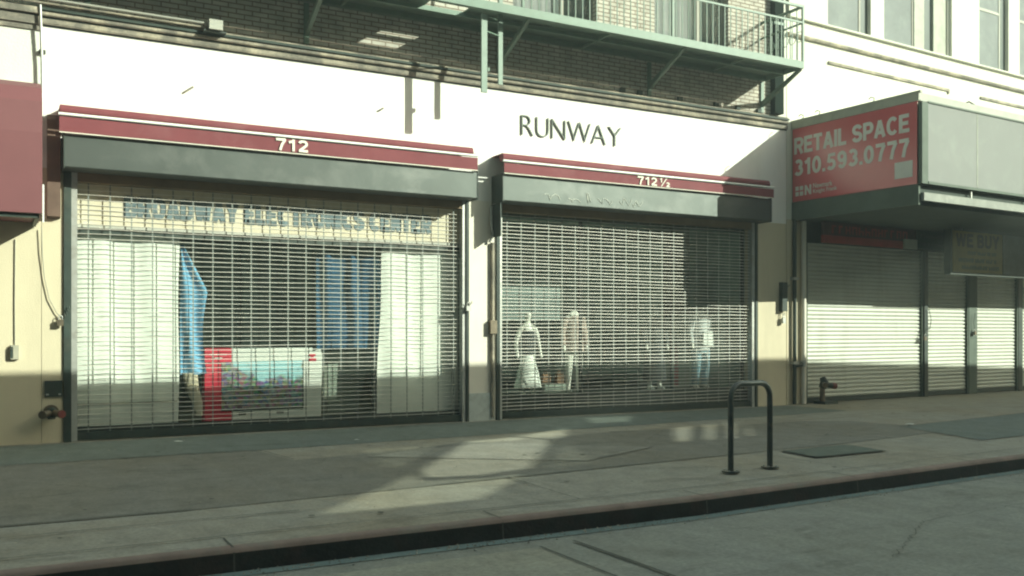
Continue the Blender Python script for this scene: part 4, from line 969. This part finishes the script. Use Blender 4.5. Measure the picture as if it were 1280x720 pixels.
P2('coupling', MB().tube([(.36, -.055, .70), (.36, -.055, .82)], .062, 12), M['galv'], t)
P2('side_inlet', MB().tube([(.36, -.055, .76), (.22, -.07, .74), (.12, -.06, .72)], .035, 10), M['dark_metal'], t)
t = thing('standpipe', 'fire standpipe with a red cap rising from the pavement by the wide shutter', 'standpipe', (.78, -.2, 0), F2)
P2('riser', MB().tube([(.74, -.17, .012), (.74, -.17, .34)], .05, 12), M['brass'], t)
P2('body', MB().tube([(.74, -.17, .30), (.76, -.2, .42), (.74, -.17, .50)], [.07, .075, .05], 12).tube([(.76, -.19, .37), (.92, -.24, .34)], .052, 12).tube([(.76, -.19, .38), (.67, -.28, .36)], .048, 12), M['dark_metal'], t)
P2('cap', MB().tube([(.92, -.24, .34), (1.00, -.265, .33)], .058, 12), M['iron_red'], t)
P2('cap', MB().tube([(.67, -.28, .36), (.65, -.32, .355)], .052, 12), M['brass'], t)
P2('base_plate', MB().box(.66, 1.02, -.30, -.03, .0, .05), M['dark_metal'], t)

# ---------------- marquee
mq = thing('marquee', 'deep box marquee jutting over the closed shutters with blank pale light panels', 'marquee', (3, -1.3, 3.4), F2)
L_ = 15.0; PJ = -2.66
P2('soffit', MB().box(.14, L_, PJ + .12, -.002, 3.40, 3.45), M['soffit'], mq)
P2('side_fascia', MB().box(.10, .14, PJ + .06, -.002, 3.40, 3.73), M['fascia_dark'], mq)
P2('side_backing', MB().box(.11, .14, PJ + .10, -.002, 3.732, 5.20), M['fascia'], mq)
P2('side_cap', MB().box(.085, .145, PJ + .02, -.002, 5.205, 5.235), M['fascia'], mq)
P2('top_trim', MB().box(.088, .109, PJ + .05, -.002, 5.075, 5.203), M['fascia'], mq)
P2('front_panel', MB().box(.26, L_, PJ, PJ + .05, 3.78, 5.04), M['lightbox'], mq)
P2('corner_post', MB().box(.10, .258, PJ - .005, PJ + .058, 3.735, 5.05), M['fascia_dark'], mq)
for x_ in (1.62, 3.05, 4.5, 5.9, 7.3): P2('panel_joint', MB().box(x_, x_ + .02, PJ - .004, PJ - .001, 3.79, 5.03), M['fascia'], mq)
P2('panel_frame', MB().box(.26, L_, PJ - .015, PJ + .05, 5.042, 5.07).box(.26, L_, PJ - .015, PJ + .05, 3.735, 3.778), M['fascia_dark'], mq)
P2('roof_deck', MB().box(.15, L_, PJ + .06, -.002, 5.08, 5.10), M['cap_white'], mq)
P2('parapet', MB().box(.15, L_, PJ + .10, PJ + .14, 5.10, 5.225), M['cap_white'], mq)
P2('gap_board', MB().box(.15, L_, PJ + .10, PJ + .14, 3.45, 3.733), M['soffit'], mq)
P2('light_strip', MB().box(.16, L_, PJ + .0, PJ + .09, 3.465, 3.595), M['strip'], mq)
P2('strip_bracket', MB().box(1.50, 1.53, PJ + .03, PJ + .06, 3.597, 3.733).box(3.2, 3.23, PJ + .03, PJ + .06, 3.597, 3.733), M['galv'], mq)
solo('marquee_wire', MB().tube([(.6, PJ + .2, 5.235), (1.5, PJ + .25, 5.26), (1.9, PJ + .3, 5.24), (2.05, PJ + .3, 5.30), (2.2, PJ + .5, 5.42), (2.6, -1.2, 5.4), (5, -.8, 5.3)], .012, 6), M['rubber'], 'loose thin wire lying along the top of the marquee', 'wire', (1.5, PJ + .2, 5.23), F2)
for (yy, lab) in ((-.25, 'wire stub on the marquee edge nearest the white wall'), (-.62, 'short bent wire stub on the side edge of the marquee'), (-1.75, 'wire stub on the marquee edge above the word SPACE')):
    solo('wire_stub', MB().tube([(.11, yy, 5.238), (.10, yy - .02, 5.29), (.11, yy + .05, 5.32), (.10, yy + .09, 5.29)], .008, 5), M['rubber'], lab, 'wire', (.11, yy, 5.238), F2)
# red leasing banner on the marquee's side: a plane facing -x; the text runs outwards (u = distance from the wall)
bn = thing('leasing_banner', 'red banner reading RETAIL SPACE 310.593.0777 on the side of the marquee', 'banner', (.1, -1.3, 3.74), F2)
P2('sheet', MB().box(.090, .098, -2.58, -.03, 3.735, 5.07), M['sign_red'], bn)
def T2(body, u0, u1, z0, z1, off, parent=bn, name='lettering', m='sign_white'):
    # text is built in (u, z) and turned so it reads along -y
    if body.upper() == body: P2(name, bold_mb(body, u0, u1, z0, z1, .0895, .003, .215, .075, axis='y'), M[m], parent)
    else: P2(name, text_mb(body, u0, u1, z0, z1, .089, .003, off, axis='y'), M[m], parent)
T2('RETAIL SPACE', .07, 2.44, 4.60, 4.90, .03)
T2('310.593.0777', .07, 2.44, 4.20, 4.50, .03)
T2('Newmark', .50, .92, 3.93, 4.02, .012)
T2('Knight Frank', .50, 1.02, 3.82, 3.91, .012)
T2('N', .31, .46, 3.83, 4.01, .035)
sq = MB()
for (u, z) in ((.10, 3.83), (.10, 3.93), (.20, 3.83), (.20, 3.93)): sq.box(.084, .089, -u - .075, -u, z, z + .075)
P2('emblem', sq, M['sign_white'], bn)
P2('blank_square', MB().box(.084, .089, -2.50, -2.17, 3.86, 4.13), M['sign_white'], bn)

# ---------------- signs under the marquee
def glyphs(mb, x0, x1, z0, z1, y, n, rnd):
    w = (x1 - x0) / n
    for i in range(n):
        a = x0 + i * w + w * .12; b = x0 + (i + 1) * w - w * .12; h = z1 - z0; k = rnd.randint(0, 3); s_ = w * .2
        mb.box(a, a + s_, y - .004, y, z0, z1)
        if k != 1: mb.box(b - s_, b, y - .004, y, z0, z1 if k else z0 + h * .55)
        mb.box(a + s_, b - s_, y - .004, y, z0 + h * (.8 if k % 2 else .4), z0 + h * (.98 if k % 2 else .58))
rnd = random.Random(3)
t = thing('shop_sign', 'dull red sign board with a brighter red strip under the marquee', 'sign', (2.0, -.28, 3.0), F2)
P2('board', MB().box(.58, 3.36, -.32, -.27, 3.14, 3.385), M['sign_dim_red'], t)
P2('strip', MB().box(.58, 3.25, -.335, -.27, 3.00, 3.135), M['sign_strip_red'], t)
mb = MB(); glyphs(mb, .8, 3.1, 3.18, 3.33, -.321, 12, rnd); P2('worn_lettering', mb, M['sign_strip_red'], t)
solo('notice_square', MB().box(2.92, 3.32, -.38, -.34, 2.99, 3.18), M['notice'], 'small pale square notice at the right end of the dull red sign', 'notice', (3.1, -.35, 3.0), F2)
t = thing('shop_sign', 'small dark green sign between the red and the yellow signs', 'sign', (4.0, -.28, 3.0), F2)
P2('board', MB().box(3.40, 4.45, -.32, -.27, 3.02, 3.385), M['sign_green'], t)
mb = MB(); glyphs(mb, 3.5, 4.35, 3.08, 3.14, -.321, 7, rnd); glyphs(mb, 3.5, 4.35, 3.24, 3.31, -.321, 7, rnd); P2('worn_lettering', mb, M['sign_grey'], t)
t = thing('hanging_sign', 'dull yellow sign reading WE BUY hanging under the marquee', 'sign', (5.0, -.95, 2.5), F2)
P2('box', MB().box(3.46, 6.9, -1.0, -.86, 2.47, 3.36), M['dark_metal'], t)
P2('yellow_face', MB().box(3.52, 5.22, -1.015, -1.002, 2.52, 3.33), M['sign_yellow'], t)
P2('poster_face', MB().box(5.25, 6.85, -1.015, -1.002, 2.52, 3.33), M['sign_grey'], t)
P2('lettering', bold_mb('WE BUY', 3.62, 5.10, 3.02, 3.28, -1.0155, .004, .24), M['sign_brown'], t)
mb = MB(); glyphs(mb, 4.0, 5.0, 2.87, 2.94, -1.016, 12, rnd); glyphs(mb, 3.7, 5.0, 2.72, 2.80, -1.016, 14, rnd); glyphs(mb, 3.8, 5.1, 2.58, 2.66, -1.016, 14, rnd)
P2('worn_lettering', mb, M['sign_green'], t)
P2('hanger', MB().box(3.9, 3.94, -.95, -.91, 3.36, 3.40), M['galv'], t); P2('hanger', MB().box(6.4, 6.44, -.95, -.91, 3.36, 3.40), M['galv'], t)

# ================================================================== OPPOSITE SIDE OF THE STREET (behind the camera)
OY = -9.5; OH = .82 + .62 * (WALL_Y - OY)
struct('far_sidewalk', MB().box(-60, 60, OY, -5.4, -.16, 0), M['sidewalk'])
ob = thing('opposite_building', 'long building across the street whose roofline shades the pavement', 'building', (15, OY, 0), F0)
def shadow_src(gx, gy): k = gy - OY; return (gx + .98 * k, .62 * k)

holes = {  # added openings, shaped to throw the sun patches on the pavement
    'core': ([(3.66, 8.50), (5.10, 10.42), (5.86, 10.55), (6.02, 9.90), (4.62, 7.98), (4.0, 7.80), (3.44, 7.92)], 'opp_filter'),
    'tip': ([(5.92, 10.62), (7.15, 11.22), (6.40, 10.16), (6.07, 9.98)], 'opp_filter'),
    'tail': ([(2.00, 6.70), (3.56, 8.38), (3.36, 7.84), (4.00, 7.72), (4.54, 7.82), (3.44, 6.70), (2.52, 6.66)], 'opp_filter_dim'),
    'side': ([(4.72, 7.86), (5.98, 9.62), (5.45, 8.02), (4.95, 7.8)], 'opp_filter_faint'),
    'side2': ([(3.70, 10.28), (3.42, 8.92), (3.45, 8.50), (4.62, 10.24)], 'opp_filter_faint'),
    'q1': ([(8.29, 10.42), (8.86, 10.59), (7.46, 9.0), (7.22, 9.0)], 'opp_filter'),
    'q2': ([(9.02, 10.60), (9.24, 10.55), (7.84, 8.98), (7.62, 8.97)], 'opp_filter'),
    'q3': ([(9.40, 10.55), (9.62, 10.55), (8.20, 8.97), (7.98, 8.96)], 'opp_filter'),
    'q4': ([(9.78, 10.60), (10.08, 10.83), (8.56, 9.04), (8.36, 9.02)], 'opp_filter'),
    's1': ([(8.08, 12.3), (8.94, 12.19), (8.29, 11.39), (7.60, 11.46)], 'opp_filter_dim'),
}
cu = bpy.data.curves.new('w', 'CURVE'); cu.dimensions = '2D'; cu.fill_mode = 'BOTH'; cu.extrude = .06
def spl(pts):
    sp_ = cu.splines.new('POLY'); sp_.points.add(len(pts) - 1)
    for p_, q_ in zip(sp_.points, pts): p_.co = (*q_, 0, 1)
    sp_.use_cyclic_u = True
spl([(-60, 0), (60, 0), (60, OH), (-60, OH)])
src = {k_: [shadow_src(*p) for p in v_[0]] for k_, v_ in holes.items()}
for v_ in src.values(): spl(v_)
o_ = bpy.data.objects.new('w', cu); C.objects.link(o_)
dg = bpy.context.evaluated_depsgraph_get(); me_ = o_.evaluated_get(dg).to_mesh()
wm = MB().add([(v.co.x, OY + v.co.z, v.co.y) for v in me_.vertices], [tuple(p.vertices) for p in me_.polygons])
o_.evaluated_get(dg).to_mesh_clear(); bpy.data.objects.remove(o_)
part('wall', wm, M['opp_wall'], ob, F0)
for k_, v_ in src.items():
    part('sun_patch_filter', MB().add([(x, OY, z) for x, z in v_], [tuple(range(len(v_)))]), M[holes[k_][1]], ob, F0)  # filter filling an added opening, sets the brightness of its sun patch
fr = MB()
for x_ in range(-56, 58, 4):
    for z_ in (4.6, 7.6): fr.box(x_, x_ + 1.6, OY + .061, OY + .09, z_, z_ + 1.8)
part('window', fr, M['opp_glass'], ob, F0)
part('shade_tower', MB().box(-60, 9, OY - 14, OY - .10, OH - .5, 46), M['opp_wall'], ob, F0)  # unseen upper block added to darken the left side
part('cornice', MB().box(-60, 60, OY + .062, OY + .35, 3.9, 4.2), M['stone'], ob, F0)

# thin air volume added to lift the blacks like lens glare
hm = bpy.data.materials.new('veil_volume'); hm.use_nodes = True; hn = hm.node_tree.nodes; hn.remove(hn['Principled BSDF'])
pv_ = hn.new('ShaderNodeVolumePrincipled'); pv_.inputs['Color'].default_value = (.86, .95, .90, 1); pv_.inputs['Density'].default_value = .0065; pv_.inputs['Anisotropy'].default_value = .2
hm.node_tree.links.new(pv_.outputs[0], hn['Material Output'].inputs['Volume'])
hz = solo('added_veil', MB().box(-66, 66, -26, 40, -1.2, 48), hm, F=F0, kind='stuff')

# ================================================================== LIGHT, SKY, CAMERA
w = bpy.data.worlds.new('World'); sc.world = w; w.use_nodes = True
bg = w.node_tree.nodes['Background']; sky = w.node_tree.nodes.new('ShaderNodeTexSky'); sky.sky_type = 'NISHITA'; sky.sun_disc = False
sky.sun_elevation = math.asin(SUN.z); sky.sun_rotation = math.atan2(SUN.x, SUN.y)
sky.air_density = 1.0; sky.dust_density = 3.0; sky.ozone_density = 1.0
w.node_tree.links.new(sky.outputs[0], bg.inputs[0]); bg.inputs[1].default_value = .105
ld = bpy.data.lights.new('sun', 'SUN'); ld.energy = 5.0; ld.angle = R(.16); ld.color = (1, .965, .90)
lo = bpy.data.objects.new('sun', ld); C.objects.link(lo); lo.rotation_euler = SUN.to_track_quat('Z', 'Y').to_euler(); lo.location = (20, -20, 20)
cd = bpy.data.cameras.new('camera'); cam = bpy.data.objects.new('camera', cd); C.objects.link(cam); sc.camera = cam
cd.sensor_width = 36; cd.lens = 36 * 1172 / 1280; cd.clip_end = 1000; cd.clip_start = .05
cd.shift_y = (414.5 - 360) / 1280; cam.location = (0, 0, 1.35); cam.rotation_euler = (R(90), 0, -R(28.9))
vs_ = sc.view_settings; vs_.view_transform = 'Standard'; vs_.look = 'None'; vs_.gamma = 1; vs_.use_curve_mapping = False
vs_.exposure = 1.15
try:
    vs_.use_white_balance = True; vs_.white_balance_temperature = 6600; vs_.white_balance_tint = -12
except Exception as e: print(e)
cy = sc.cycles; cy.pixel_filter_type = 'BLACKMAN_HARRIS'; cy.filter_width = 2.1; cy.max_bounces = 8; cy.diffuse_bounces = 4; cy.glossy_bounces = 3; cy.transparent_max_bounces = 16; cy.sample_clamp_indirect = 4
try: cy.use_denoising = True; cy.denoiser = 'OPENIMAGEDENOISE'
except Exception: pass
